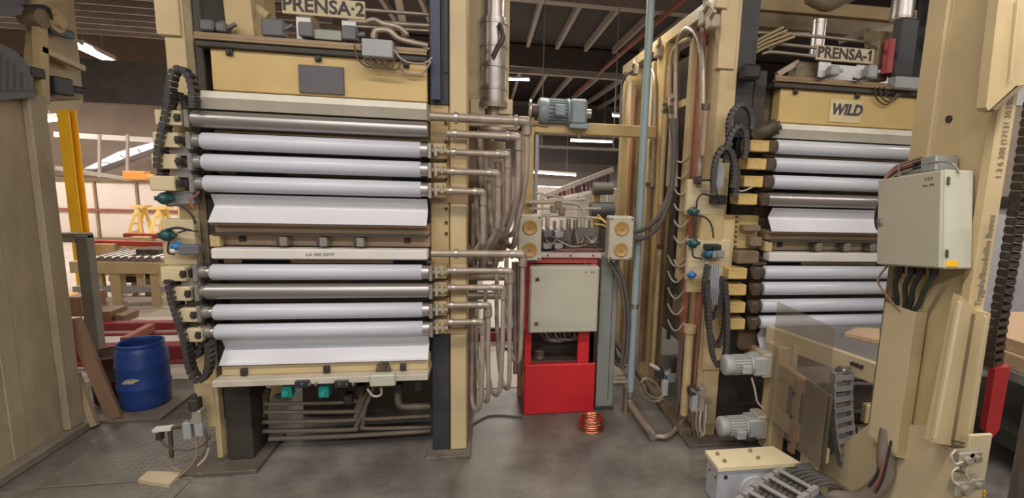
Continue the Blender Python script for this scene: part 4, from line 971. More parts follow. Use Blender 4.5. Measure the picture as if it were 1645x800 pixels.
# grey cabinet beside it
a = onY(957, 420, 4.36); b = onY(985, 420, 4.36)
t = thing('grey_cabinet', 'tall narrow grey cabinet on the floor right of the red unit', 'cabinet', ((a.x + b.x) / 2, 4.5, 0))
MB().box(0.972, 1.135, 4.34, 4.75, 0.03, 1.43, 0.006).build('body', GREY_TEAL, t)
MB().box(0.965, 1.145, 4.33, 4.76, 0.0, 0.03, 0.003).build('base', SOOT, t)
MB().box(1.085, 1.089, 4.336, 4.34, 0.1, 1.38).build('door_edge', SOOT, t)
for z in (0.3, 1.15): MB().cyl((0.978, 4.33, z - 0.03), (0.978, 4.33, z + 0.03), 0.008, n=8).build('hinge', GREY, t)
for k, (dx) in enumerate((0, 0.035)):
    tag(MB().tube([onY(978 + 8 * k, 420, 4.25), onY(994 + 7 * k, 450, 4.25), onY(1003 + 6 * k, 500, 4.25), onY(1001 + 6 * k, 560, 4.25), onY(997 + 4 * k, 592, 4.25)], 0.017).build('power_cable', HOSE_DARK), 'dark cable drooping from the right socket box, %s one' % ('left' if k == 0 else 'right'), 'cable')
for k in range(2):
    tag(MB().tube([onY(1010, 372 + 8 * k, 4.22), onY(1035, 368 + 14 * k, 4.1), onY(1060, 345 + 14 * k, 4.0), onY(1078, 300 + 10 * k, 3.98), onY(1083, 240, 3.98), onY(1083 - 5 * k, 190, 3.98)], 0.021, n=10).build('power_cable', HOSE_DARK), 'thick dark cable sweeping up to the right press, %s one' % ('upper' if k == 0 else 'lower'), 'cable')
# teal pipe
t = thing('teal_pipe', 'slim teal painted vertical pipe standing before the right press', 'pipe', (1.28, 4.27, 0))
MB().cyl((1.28, 4.27, 0.18), (1.28, 4.27, ZC - .002), 0.034, n=18).build('riser', TEAL, t)
MB().cyl((1.28, 4.27, 0.16), (1.28, 4.27, 0.21), 0.043, n=18).build('coupling', STEEL, t)
MB().cyl((1.28, 4.27, 1.0), (1.28, 4.27, 1.04), 0.038, n=18).build('coupling', STEEL, t)
g0 = Vector((1.28, 4.27, 0.18)); g1 = onZ(1050, 700, 0.05); g2 = onZ(1108, 655, 0.25)
MB().tube([g0, (1.28, 4.26, 0.10), g0.lerp(g1, 0.3) + Vector((0, 0, -0.07)), g1], 0.032, n=12).build('floor_pipe', PIPE, t)
MB().cyl(g1 - (g1 - g0).normalized() * 0.03, g1 + (g1 - g0).normalized() * 0.02, 0.042, n=14).build('coupling', STEEL, t)
MB().tube([g1, g1 + Vector((0.1, -0.02, 0.0)), onY(1085, 690, 3.85), onY(1104, 660, 3.85), onY(1106, 625, 3.85)], 0.022, n=10).build('flexible_hose', PIPE, t)
MB().box(1.22, 1.245, 4.22, 4.30, 0, 0.27, 0.004).box(1.215, 1.3, 4.2, 4.34, 0, 0.012).build('bracket', OLIVE, t)
# copper coil
c = onZ(953, 697); c = Vector((c.x, c.y + 0.09, 0.0))
t = thing('copper_coil', 'shiny coil of bare copper wire lying on the floor before the red unit', 'coil', c)
for k in range(10):
    r = 0.098 + 0.006 * math.sin(k * 2.1)
    z = 0.008 + k * 0.0105
    m = MB(); N_ = 36
    pts = [c + Vector((r * math.cos(2 * math.pi * i / N_) + 0.003 * math.sin(k), r * math.sin(2 * math.pi * i / N_), z + 0.004 * math.sin(2 * math.pi * i / N_ + k))) for i in range(N_ + 1)]
    m.tube(pts, 0.006, n=6, smooth_path=False); m.build('winding', COPPER, t)

# ------------------------------------------------------------------ beyond the aisle: far machinery under the low lights
t = thing('striped_rack', 'far rack of dark hanging strips on a rising rail', 'rack', (0.9, 16, 0.0))
Yk = 16.0
for px in (872, 930, 980): p = onY(px, 316 - 0.38 * (px - 866), Yk); MB().box(p.x - .04, p.x + .04, Yk + .05, Yk + .13, 0.006, p.z).build('post', PURLIN, t)
MB().bar(onY(866, 318, Yk), onY(985, 272, Yk), 0.12, 0.14).build('rail', PURLIN, t)
MB().bar(onY(905, 320, Yk), onY(985, 298, Yk), 0.1, 0.1).build('rail', WHITE_BAR, t)
for k in range(16):
    f = k / 15
    a = onY(880 + 96 * f, 309 - 30 * f, Yk - 0.02); b = onY(881 + 96 * f, 319 - 19 * f, Yk - 0.02)
    MB().bar(a, b, 0.11, 0.04, up=(0, 1, 0)).build('strip', [mat('maroon_strip', (0.13, 0.03, 0.04), 0.6), INK, SALMON][k % 3 if k < 6 else k % 2], t)
tag(MB().box(onY(862, 340, 17).x, onY(1000, 340, 17).x, 17, 17.3, 0, onY(900, 300, 17).z, 0.03).build('far_enclosure', mat('far_white', (0.8, 0.74, 0.66), 0.5)), 'white far machine enclosure glowing behind the valve deck', 'machine')
t = thing('far_drive', 'dark grey drive unit behind the right socket box', 'motor', onY(968, 345, 5.9))
MB().cyl(onY(948, 337, 5.9), onY(986, 337, 5.9), 0.09, n=20).build('motor', GREY_DARK, t)
MB().cyl(onY(952, 303, 5.9), onY(984, 303, 5.9), 0.075, n=20).build('motor', mat('dusty_green', (0.2, 0.2, 0.17), 0.6), t)
MB().box(onY(954, 320, 6).x, onY(964, 320, 6).x, 6.0, 6.1, 0.006, onY(960, 310, 6).z).build('bracket', YELLOW_PALE, t)
MB().box(onY(960, 320, 6.0).x, onY(985, 320, 6.0).x, 6.15, 6.25, 0.006, 1.75).build('stand', GREY_DARK, t)
t = thing('far_duct', 'pale horizontal far duct below the ceiling tube', 'duct', onY(930, 243, 9))
MB().box(onY(862, 250, 9.0).x, onY(995, 250, 9).x + .2, 8.9, 9.1, onY(930, 240, 9).z, onY(930, 236, 9).z).build('duct', PURLIN, t)
for px in (870, 985): p = onY(px, 238, 9); MB().cyl(p, (p.x, p.y, ZC), 0.01, n=6).build('hanger', PURLIN, t)
for k, (px, h) in enumerate(((852, 0), (862, 0))):
    pass
# ================================================================== right press
XL1, XR1 = 2.125, 3.53
P1 = thing('laminating_press', 'right cream laminating press with film rolls under the PRENSA 1 sign', 'press', (2.6, 4.6, 0))
press_front(P1, XL1, XR1, (3,), True, True)
# front columns
MB().box(1.69, 1.835, YF - 0.01, YF + 0.26, 0.42, 3.9, 0.008).build('column_flange', CREAM, P1)
MB().box(1.66, 1.80, YF - 0.03, YF + 0.05, 3.0, 3.9, 0.006).build('column_flange', CREAM, P1)
MB().prism([(1.70, YF - 0.03, 1.35), (1.86, YF - 0.03, 1.35), (1.93, YF - 0.03, 0.62), (1.72, YF - 0.03, 0.62)], (0, 0.1, 0)).build('column_shroud', CREAM, P1)
MB().box(1.74, 1.88, YF - 0.02, YF + 0.25, 0.03, 0.62, 0.006).build('column_shoe', CREAM, P1)
MB().box(1.84, 2.0, YF + 0.03, YF + 0.3, 2.5, 3.9, 0.006).build('column_web', NAVY, P1)
MB().box(1.9, 2.1, YF + 0.05, YF + 0.3, 0.03, 2.5, 0.006).build('column_web', SOOT, P1)
MB().box(2.0, 2.1, YF + 0.02, YF + 0.3, 2.5, 3.02, 0.006).build('column_cheek', SOOT, P1)
MB().box(1.6, 2.1, YF - 0.15, YF + 0.4, 0, 0.03, 0.004).build('base_plate', MATS['rust_base'], P1)
for x0, x1 in ((3.55, 3.70), (3.70, 3.84)):
    MB().box(x0, x1, YF, YF + 0.26, 0.03, 3.9, 0.008).build('column_right', NAVY if x0 < 3.6 else CREAM, P1)
# side columns marching back, rails along the top and the bottom
for y in (4.72, 5.9):
    MB().box(1.585, 1.72, y, y + 0.25, 0.03, 3.42, 0.008).build('side_column', OCHRE, P1)
    MB().box(1.60, 1.64, y - 0.09, y, 0.03, 3.2, 0.005).build('side_strip', BROWN, P1)
    MB().box(1.595, 1.615, y - 0.12, y - 0.09, 1.5, 3.1, 0.004).build('side_strip', SALMON, P1)
    MB().box(1.56, 1.62, y + 0.28, y + 0.36, 0.3, 3.3, 0.006).build('side_tube', CREAM, P1)
MB().box(1.60, 1.70, 3.7, 6.4, 3.42, 3.52, 0.006).build('top_rail', CREAM, P1)
MB().box(1.58, 1.68, 3.75, 6.3, 0.03, 0.09, 0.004).build('bottom_rail', OLIVE, P1)
MB().box(1.63, 1.66, 3.96, 4.05, 0.42, 3.42, 0.004).build('side_strip', SALMON, P1)
MB().box(1.59, 1.66, 4.06, 4.14, 1.3, 3.3, 0.006).build('side_tube', BEIGE, P1)
MB().box(1.72, 1.78, 4.0, 6.2, 0.9, 1.05).build('side_beam', OLIVE, P1)
MB().box(1.72, 1.78, 4.0, 6.2, 2.3, 2.45).build('side_beam', OLIVE, P1)
MB().box(1.80, 1.84, 4.0, 6.3, 0.6, 3.3).build('side_wall', mat('dim_side_panel', (0.22, 0.19, 0.15), 0.6, dirt=0.4), P1)
MB().bar(onX(1084, 172, 1.58), onX(1122, 157, 1.66), 0.04, 0.06).build('cable_arm', CREAM, P1)
# hose loops and valve heads on the side
MB().tube([onX(1086, 300, 1.56), onX(1086, 150, 1.56), onX(1088, 75, 1.56), onX(1100, 48, 1.56), onX(1114, 50, 1.56), onX(1124, 70, 1.56), onX(1129, 120, 1.56), onX(1128, 200, 1.56), onX(1122, 300, 1.56)], 0.02, n=10).build('hose', PIPE, P1)
MB().tube([onX(1078, 300, 1.57), onX(1077, 150, 1.57), onX(1079, 90, 1.57), onX(1092, 70, 1.57), onX(1106, 62, 1.57)], 0.017, n=10).build('hose', BEIGE, P1)
MB().tube([onX(1043, 105, 1.56), onX(1052, 130, 1.56), onX(1052, 200, 1.56), onX(1048, 300, 1.56)], 0.02, n=10).build('hose', PIPE, P1)
MB().tube([onX(1002, 215, 1.52), onX(997, 210, 1.52), onX(998, 150, 1.52), onX(1003, 125, 1.52), onX(1018, 112, 1.52)], 0.016, n=8).build('hose', HOSE_DARK, P1)
for px, py, s in ((1132, 28, 0.06), (1058, 82, 0.06), (1018, 112, 0.06), (1080, 165, 0.04), (1068, 172, 0.04), (1143, 36, 0.05)):
    p = onX(px, py, 1.56)
    MB().box(p.x - 0.03, p.x + 0.05, p.y - s, p.y + s, p.z - s, p.z + s, 0.012).cyl(p + Vector((-0.03, -s, s * .4)), p + Vector((-0.03, -s * 2.2, s * .9)), s * .32, n=10).cyl(p + Vector((0, 0, s)), p + Vector((0, 0, s * 2.0)), s * .3, n=10).build('valve_head', mat('dirty_beige_valve', (0.42, 0.35, 0.24), 0.5, dirt=0.6, scale=16), P1)
for px, y0, y1, r, m in ((1070, 182, 330, 0.022, CREAM), (1081, 182, 300, 0.024, HOSE), (1133, 176, 250, 0.022, BROWN), (1044, 300, 600, 0.03, BROWN), (1060, 400, 600, 0.02, BEIGE)):
    a = onX(px, y0, 1.55); b = onX(px, y1, 1.55); b = Vector((a.x, a.y, b.z))
    MB().cyl(a, b, r, n=12).build('riser', m, P1)
    MB().cyl(a, a + Vector((0, 0, 0.04)), r * 1.5, n=12).build('union', GREASE, P1)
# lower front pipe column and red strip
a = onX(1108, 535, 1.58)
MB().cyl((1.58, a.y, 0.25), (1.58, a.y, 1.0), 0.036, n=14).cyl((1.58, a.y, 0.95), (1.58, a.y, 1.01), 0.05, n=14).build('riser', BEIGE, P1)
MB().box(1.645, 1.66, 3.70, 3.79, 0.4, 1.35).build('side_strip', SALMON, P1)
MB().tube([onX(1098, 540, 1.55), onX(1093, 590, 1.55), onX(1091, 640, 1.55), onX(1086, 668, 1.55)], 0.02).build('hose', HOSE_DARK, P1)
# wire loops between the columns
for k in range(7):
    y0 = 250 + 26 * k if k < 6 else 418
    MB().tube([onX(1083, y0, 1.585), onX(1089, y0 + 9, 1.57), onX(1097, y0 + 10, 1.57), onX(1106, y0 - 1, 1.60)], 0.008, n=6).build('wire_loop', WIRE, P1)
for k in range(5):
    y0 = 412 + 26 * k
    MB().tube([onX(1073, y0 - 2, 1.585), onX(1080, y0 + 12, 1.57), onX(1088, y0 + 15, 1.57), onX(1099, y0 + 3, 1.60)], 0.008, n=6).build('wire_loop', WIRE, P1)
MB().box(1.60, 1.63, 4.25, 4.28, 0.7, 2.6).build('wire_post', SOOT, P1)
# sensor plates on the front column
Ys = 3.68
def plate(x0, y0, x1, y1, m, Y=Ys, th=0.05, name='sensor_plate'):
    a = onY(x0, y0, Y); b = onY(x1, y1, Y)
    return MB().box(a.x, b.x, Y, Y + th, b.z, a.z, 0.006).build(name, m, P1)
plate(1106, 288, 1163, 346, CREAM_PALE); plate(1107, 385, 1170, 450, CREAM_PALE); plate(1127, 345, 1160, 388, BEIGE)
plate(1105, 450, 1128, 470, BEIGE)
for px, py, m, s in ((1115, 340, TEAL_DEV, .032), (1115, 391, TEAL_DEV, .036), (1138, 410, TEAL_DEV, .03), (1112, 442, BLUE_DEV, .026), (1140, 406, BLUE_DEV, .022)):
    device(P1, px, py, 3.62, m, s)
for px, py, w, h, m in ((1155, 321, 0.11, 0.07, BLACK), (1122, 289, 0.04, 0.06, SOOT), (1153, 408, 0.1, 0.06, GREY_TEAL), (1146, 397, 0.12, 0.04, BLACK)):
    p = onY(px, py, 3.62); MB().box(p.x - w / 2, p.x + w / 2, 3.6, 3.68, p.z - h / 2, p.z + h / 2, 0.006).cyl((p.x, 3.6, p.z), (p.x, 3.585, p.z), 0.018, n=12).build('switch', m, P1)
for pts in ([(1146, 316), (1128, 312), (1120, 322), (1119, 334)], [(1120, 346), (1134, 350), (1143, 362), (1146, 382)], [(1152, 318), (1150, 300), (1144, 290), (1124, 290)], [(1112, 396), (1114, 412), (1128, 416)], [(1135, 420), (1138, 436), (1148, 438), (1154, 428)]):
    MB().tube([onY(x, y, 3.6) for x, y in pts], 0.007).build('cable', BLACK if pts[0][0] != 1135 else WIRE, P1)
# roll arms on the left end: ochre block, greasy bearing
src = None
for i, z in enumerate(ROLL_Z):
    if src is None:
        z0 = z
        arm = MB().box(1.90, 2.055, YR - 0.05, YR + 0.1, z - 0.045, z + 0.04, 0.006).build('roll_arm', mat('ochre_arm', (0.62, 0.44, 0.165), 0.45, dirt=0.6, scale=14), P1)
        gb = MB().lathe((2.05, YR, z), [(0, 0), (0.04, 0), (0.05, 0.02), (0.05, 0.08), (0.036, 0.09), (0.036, 0.11), (0, 0.11)], axis=(1, 0, 0), n=20).box(2.055, 2.12, YR - 0.055, YR + 0.06, z - 0.05, z + 0.045, 0.01).build('arm_bearing', GREASE, P1)
        src = (arm, gb)
    else:
        dx = [0, -0.01, -0.025, -0.06, -0.09, -0.085, -0.08, -0.07][i]
        share(src[0], 'roll_arm', P1, (dx, 0, z - z0)); share(src[1], 'arm_bearing', P1, (min(dx * 0.4, 0), 0, z - z0))
MB().cyl((1.98, 3.70, 2.52), (2.12, 3.60, 2.59), 0.06, n=18).cyl((2.12, 3.60, 2.59), (2.14, 3.59, 2.60), 0.035, n=14).build('beam_end', GREASE, P1)
p = onY(1195, 412, 3.66); MB().box(p.x - 0.08, p.x + 0.1, 3.6, 3.7, p.z - 0.05, p.z + 0.05, 0.01).build('bar_end', mat('brown_grease', (0.2, 0.14, 0.09), 0.5, dirt=0.5), P1)
plate(1160, 345, 1215, 400, OCHRE, 3.72, 0.1, 'cheek_plate'); plate(1160, 352, 1176, 430, CREAM, 3.70, 0.06, 'cheek_plate')
plate(1195, 362, 1222, 372, OLIVE, 3.64, 0.08, 'sheet_clamp'); plate(1206, 381, 1224, 396, OLIVE, 3.64, 0.08, 'sheet_clamp')
for k in range(9):
    p = onY(1183 - 0.4 * k, 340 + 8 * k, 3.70); MB().cyl(p, p + Vector((0, -0.02, 0)), 0.008, n=8).build('bolt', SOOT, P1)
MB().tube([onY(1180, 302, 3.58), onY(1192, 307, 3.58), onY(1210, 300, 3.58)], 0.006).build('cable', WIRE, P1)
p = onY(1195, 545, 3.75); MB().box(p.x - 0.05, p.x + 0.14, 3.72, 3.85, p.z - 0.1, p.z + 0.09, 0.03).build('drive_cover', mat('rusty_cover', (0.22, 0.14, 0.09), 0.5, dirt=0.6), P1)
# energy chains
def loopchain(pts, Y, w=0.075):
    return MB().chain([onY(x, y, Y) for x, y in pts], w, 0.032, 0.032, across=(0.25, 1, 0)).build('energy_chain', CHAIN if Y > 3.5 else CHAIN, P1)
loopchain([(1172, 235), (1170, 205), (1176, 180), (1190, 168), (1203, 175), (1208, 195), (1204, 215)], 3.60)
loopchain([(1166, 262), (1168, 235), (1176, 212), (1188, 202), (1197, 212), (1198, 235), (1194, 262)], 3.56)
loopchain([(1146, 312), (1146, 280), (1152, 250), (1164, 236), (1176, 248), (1180, 280), (1176, 305)], 3.52)
loopchain([(1160, 250), (1178, 255), (1184, 285), (1178, 320)], 3.56)
loopchain([(1137, 425), (1132, 455), (1133, 485), (1142, 508), (1152, 500), (1158, 470), (1158, 440)], 3.56)
loopchain([(1136, 455), (1136, 505), (1142, 540), (1152, 555), (1162, 535), (1166, 490), (1164, 450)], 3.52)
loopchain([(1138, 480), (1140, 535), (1146, 575), (1156, 587), (1166, 565), (1168, 510), (1166, 465)], 3.48)
m = MB()
for k in range(5):
    m.tube([onY(1140 + 4 * k, 425, 3.55), onY(1142 + 3 * k, 455, 3.54), onY(1140 + 4 * k, 490, 3.55)], 0.008, n=6)
m.build('cable_bundle', mat('grey_cables', (0.30, 0.31, 0.34), 0.5), P1)
m = MB()
for k in range(4): m.tube([onY(1152 + 3 * k, 262, 3.51), onY(1153 + 3 * k, 280, 3.51), onY(1150 + 3 * k, 300, 3.51)], 0.008, n=6)
m.build('cable_bundle', MATS['grey_cables'], P1)
# pneumatics at the foot
def pneu(parent, pts_dev, Y, onp):
    for px, py, w, h, m in pts_dev:
        p = onp(px, py, Y); MB().box(p.x - w / 2, p.x + w / 2, p.y - 0.03, p.y + 0.04, p.z - h / 2, p.z + h / 2, 0.006).cyl((p.x, p.y, p.z + h / 2), (p.x, p.y, p.z + h / 2 + 0.03), w * .25, n=10).build('pneumatic_valve', m, parent)
t = thing('air_service_unit', 'grey air service unit with hoses at the foot of the right press front column', 'air unit', onZ(1125, 690))
pneu(t, ((1115, 645, 0.05, 0.16, GREY), (1126, 640, 0.05, 0.2, mat('dusty_grey', (0.3, 0.27, 0.23), 0.5, dirt=0.4)), (1112, 628, 0.06, 0.06, SOOT)), 3.6, onY)
MB().cyl(onY(1110, 625, 3.58), onY(1142, 645, 3.58), 0.014, n=10).build('rail', PIPE, t)
for k in range(3): MB().tube([onY(1115 + 6 * k, 655, 3.58), onY(1112 + 6 * k, 680, 3.56), onY(1118 + 5 * k, 705 - 3 * k, 3.56), onY(1126 + 3 * k, 690, 3.58), onY(1128 + 3 * k, 650, 3.58)], 0.008).build('hose', [HOSE_DARK, PIPE, WIRE][k], t)
t = thing('air_service_unit', 'air service unit with a white filter bowl at the middle column of the right press', 'air unit', onZ(1070, 640))
pneu(t, ((1068, 622, 0.05, 0.15, WHITE_BAR), (1060, 600, 0.07, 0.08, SOOT), (1078, 605, 0.08, 0.1, GREY), (1085, 590, 0.1, 0.1, SOOT), (1068, 604, 0.03, 0.03, BLUE_DEV)), 4.2, onY)
MB().cyl(onY(1045, 585, 4.2), onY(1078, 605, 4.2), 0.018, n=10).build('rail', WHITE_BAR, t)
for pts in ([(1030, 615), (1036, 608), (1052, 614), (1062, 630)], [(1034, 618), (1040, 632), (1056, 640), (1072, 632)], [(1028, 620), (1034, 636), (1050, 645), (1066, 640)]):
    MB().tube([onY(x, y, 4.2) for x, y in pts], 0.013).build('hose', PIPE, t)
t = thing('floor_hoses', 'loose dark hoses on the floor behind the teal pipe', 'hose', onZ(995, 598))
for k in range(3): MB().tube([onY(984, 500 + 8 * k, 4.9 + .1 * k), onY(982 + 2 * k, 560, 4.9 + .1 * k), onY(990 + 3 * k, 585 - 3 * k, 4.9 + .1 * k), onY(1012, 588 - 5 * k, 4.9 + .1 * k)], 0.02).build('hose', HOSE_DARK if k else HOSE, t)
# sign, WILD plate, ledge gear
sign(P1, 'PRENSA-1', 2.45, 2.95, 3.115, 3.225, 3.70, 2.495, 2.93, 2.965, 3.11)
a = onY(1329, 158, 3.69); b = onY(1384, 200, 3.69)
np_ = MB().box((a.x + b.x) / 2 - 0.135, (a.x + b.x) / 2 + 0.145, 3.684, 3.688, 2.655, 2.83, 0.0015).build('name_patch', mat('cream_patch', (0.60, 0.50, 0.29), 0.45), P1, 'pale cream patch lettered WILD')
text('lettering', 'WILD', 0.115, mat('navy_ink', (0.05, 0.055, 0.07), 0.5), np_, ((a.x + b.x) / 2 + 0.01, 3.682, 2.75), (1, 0, 0), (0, 0, 1), 0.002, shear=0.25, xscale=0.92, bold=0.004)
for px, py, w, h in ((1338, 114, 0.075, 0.075), (1398, 116, 0.075, 0.1)):
    p = onY(px, py, 3.66); MB().box(p.x - w / 2, p.x + w / 2, 3.62, 3.70, p.z - h / 2, p.z + h / 2, 0.012).cyl((p.x + w / 2, 3.66, p.z), (p.x + w / 2 + .04, 3.66, p.z + .01), 0.016, n=10).build('limit_switch', GREY, P1)
    MB().tube([onY(px - 8, py + 8, 3.63), onY(px - 18, py + 12, 3.63), onY(px - 28, py + 10, 3.64)], 0.009).build('cable', BLACK, P1)
for px, y0, y1, w, m in ((1423, 65, 130, 0.12, OLIVE),):
    a = onY(px, y0, 3.85); b = onY(px, y1, 3.85); MB().box(a.x - w / 2, a.x + w / 2, 3.85, 3.95, b.z, a.z, 0.008).build('side_box', m, P1)
a = onY(1436, 70, 3.78); MB().cyl((a.x, 3.80, onY(1436, 120, 3.8).z), (a.x, 3.80, onY(1436, 65, 3.8).z), 0.06, n=18).build('red_cylinder', mat('ledge_red', (0.42, 0.05, 0.05), 0.45), P1, 'red cylinder on the ledge')
a = onY(1446, 40, 3.72); b = onY(1474, 40, 3.72); MB().box(a.x, b.x, 3.70, 3.8, onY(1460, 125, 3.72).z, onY(1460, 30, 3.72).z, 0.01).build('guide_column', NAVY, P1)
a = onY(1438, 122, 3.62); b = onY(1474, 145, 3.62); MB().box(a.x, b.x, 3.60, 3.70, b.z, a.z, 0.01).build('junction_box', GREY, P1)
p = onY(1415, 45, 3.9); MB().prism([onY(1408, 48, 3.9), onY(1440, 38, 3.9), onY(1452, 58, 3.9), onY(1410, 72, 3.9)], (0, 0.15, 0)).build('hopper', OLIVE, P1)
for k in range(3): MB().tube([onY(1405 + 8 * k, 140, 3.64), onY(1408 + 8 * k, 158 - 2 * k, 3.66), onY(1425 + 6 * k, 168 - 4 * k, 3.66), onY(1442 + 3 * k, 150, 3.64)], 0.006).build('cable', GREASE, P1)
p = onY(1300, 113, 3.8); MB().box(p.x - 0.1, p.x + 0.1, 3.8, 3.95, 2.975, 3.12, 0.02).build('ledge_block', OLIVE, P1)
MB().bar(onY(1248, 120, 3.85), onY(1282, 100, 3.85), 0.04).build('strut', PIPE, P1)
MB().bar(onY(1350, 66, 4.4), onY(1395, 50, 4.4), 0.05).build('strut', PIPE, P1)
p = onY(1215, 115, 3.65); MB().box(p.x - 0.1, p.x + 0.03, 3.62, 3.75, p.z - 0.06, p.z + 0.05, 0.02).build('switch', BLACK, P1)
for k in range(4):
    MB().tube([onY(1205, 72 + 6 * k, 4.0), onY(1230, 58 + 6 * k, 4.0), onY(1258 + 6 * k, 44 + 5 * k, 4.0)], 0.012, n=8).build('pipe', mat('brass_pipe', (0.42, 0.32, 0.18), 0.4, metal=0.3), P1)
for pts in ([(1235, 80), (1262, 60), (1275, 56), (1345, 62), (1410, 70)], [(1205, 52), (1300, 55)], [(1245, 70), (1312, 77)], [(1225, 86), (1245, 84), (1320, 92)]):
    MB().tube([onY(x, y, 4.05) for x, y in pts], 0.014, n=8).build('pipe', PIPE, P1)
# overhead: beams across, shiny duct pieces
t = thing('overhead_beam', 'pair of cream overhead beams crossing above the right press', 'beam', (3, 5.0, 3.6))
MB().bar(onY(1200, 8, 5.0), onY(1500, 34, 5.0), 0.2, 0.12).build('beam', BEIGE, t)
MB().bar(onY(1200, 28, 5.05), onY(1440, 52, 5.05), 0.2, 0.2).build('beam', OLIVE, t)
for px0, y0, y1, r, Y, lb in ((1311, 32, 90, 0.06, 4.4, 'small shiny vertical duct behind the PRENSA 1 sign'), (1448, -10, 32, 0.09, 3.95, 'shiny vertical duct above the red cylinder of the right press')):
    a = onY(px0, y1, Y); b = onY(px0 + 2, y0, Y)
    t = thing('metal_duct', lb, 'duct', a)
    MB().cyl((a.x, Y, a.z), (a.x, Y, ZC - 0.2 if y0 < 0 else b.z), r, n=24).build('duct', INSUL, t)
    for f in (0.08, 0.92): MB().cyl((a.x, Y, a.z + (b.z - a.z) * f - 0.008), (a.x, Y, a.z + (b.z - a.z) * f + 0.008), r * 1.06, n=24).build('band', STEEL, t)
tag(MB().tube([onY(1300, -6, 4.5), onY(1325, 6, 4.5), onY(1345, 0, 4.5), onY(1365, -14, 4.5)], 0.07, n=14).build('bent_duct', OLIVE), 'brown bent duct above the overhead beam', 'duct')

# ================================================================== near cream column at the right
t = thing('cream_column', 'big near cream steel column with a gusseted foot at the right', 'column', (2.5, 2.35, 0))
XC = 2.38
MB().box(XC + 0.02, 2.47, 2.12, 2.60, 0.03, 4.2, 0.006).build('web', CREAM, t)
MB().box(XC, 2.475, 2.475, 2.615, 0.03, 4.2, 0.01).build('flange', CREAM, t)
MB().box(XC, 2.475, 2.10, 2.16, 0.03, 4.2, 0.008).build('flange', CREAM, t)
gl = MB().prism([(XC - 0.008, 2.62, 0.70), (XC - 0.008, 3.14, 0.03), (XC - 0.008, 1.62, 0.0), (XC - 0.008, 2.10, 0.86), (XC - 0.008, 2.2, 0.9), (XC - 0.008, 2.5, 0.75)], (0.03, 0, 0)).build('gusset', CREAM_PALE, t)
MB().box(2.2, 2.5, 1.95, 3.2, 0, 0.03, 0.004).build('base_plate', CREAM_PALE, t)
MB().cyl((XC + 0.021, 2.39, 2.545), (XC + 0.012, 2.39, 2.545), 0.019, n=14).build('bolt_hole', INK, t)
MB().box(XC + 0.015, XC + 0.02, 2.46, 2.475, 0.9, 4.2).build('weld_seam', CREAM_PALE, t)
# folded duct cover on the face
MB().prism([(XC, 2.545, 1.50), (XC - 0.075, 2.545, 1.50), (XC - 0.075, 2.545, 0.64), (XC, 2.545, 0.62)], (0, -0.21, 0)).build('duct_cover', CREAM, t)
MB().box(XC - 0.081, XC - 0.075, 2.33, 2.55, 0.66, 1.5).build('cover_lip', CREAM_PALE, t)
MB().box(XC - 0.03, XC, 2.57, 2.62, 0.7, 1.85, 0.004).build('edge_strip', OLIVE, t)
# lower shroud facets
MB().prism([onY(*q, 2.06) for q in ((1543, 474), (1569, 500), (1592, 503), (1559, 722), (1495, 710))], (0, 0.04, 0)).build('shroud', CREAM, t)
for (xa, ya), (xb, yb), w, m in (((1541, 485), (1500, 704), 0.02, CREAM_PALE), ((1564, 504), (1530, 712), 0.006, OLIVE), ((1583, 508), (1550, 716), 0.014, CREAM_PALE)):
    MB().bar(onY(xa, ya, 2.052), onY(xb, yb, 2.052), w, 0.016, up=(0, 1, 0)).build('shroud_rib', m, t)
# upper bracket
MB().prism([onY(1604, 0, 2.05), onY(1584, 172, 2.05), onY(1588, 178, 2.05), onY(1632, 138, 2.05), onY(1760, 125, 2.05), onY(1800, 0, 2.05), onY(1800, -150, 2.05), onY(1626, -150, 2.05)], (0, 0.05, 0)).build('bracket', CREAM, t)
MB().bar(onY(1588, 178, 2.07), onY(1632, 140, 2.07), 0.06, 0.012).build('bracket_lip', OLIVE, t)
MB().bar(onY(1634, 0, 2.04), onY(1622, 130, 2.04), 0.006, 0.01).build('bracket_fold', CREAM_PALE, t)
# stencilled marking, reading upwards
text('stencil_marking', 'Trygulo/Boudolihu Buuuu', 0.052, INK_FADED, t, (2.43, 2.097, 1.83), (0, 0, 1), (-1, 0, 0), 0.001, xscale=0.86)
text('stencil_marking', '1 3 6 300 (17131 30380E', 0.046, INK_FADED, t, (2.43, 2.097, 2.44), (0, 0, 1), (-1, 0, 0), 0.001, xscale=0.86)
MB().tube([(XC - 0.04, 2.44, 0.75), (XC - 0.06, 2.42, 0.6), (XC - 0.05, 2.42, 0.45), (XC - 0.1, 2.52, 0.25), (XC - 0.2, 2.66, 0.18)], 0.05, n=14).build('cable_bundle', mat('bundle_grey', (0.22, 0.18, 0.14), 0.55), t)
for dx in (-0.03, 0.0, 0.03):
    MB().tube([(XC - 0.07 + dx * .5, 2.40 + dx, 0.72), (XC - 0.11 + dx * .3, 2.385 + dx, 0.5), (XC - 0.12, 2.42 + dx, 0.38)], 0.007, n=6).build('cable', SALMON if dx == 0 else BLACK, t)
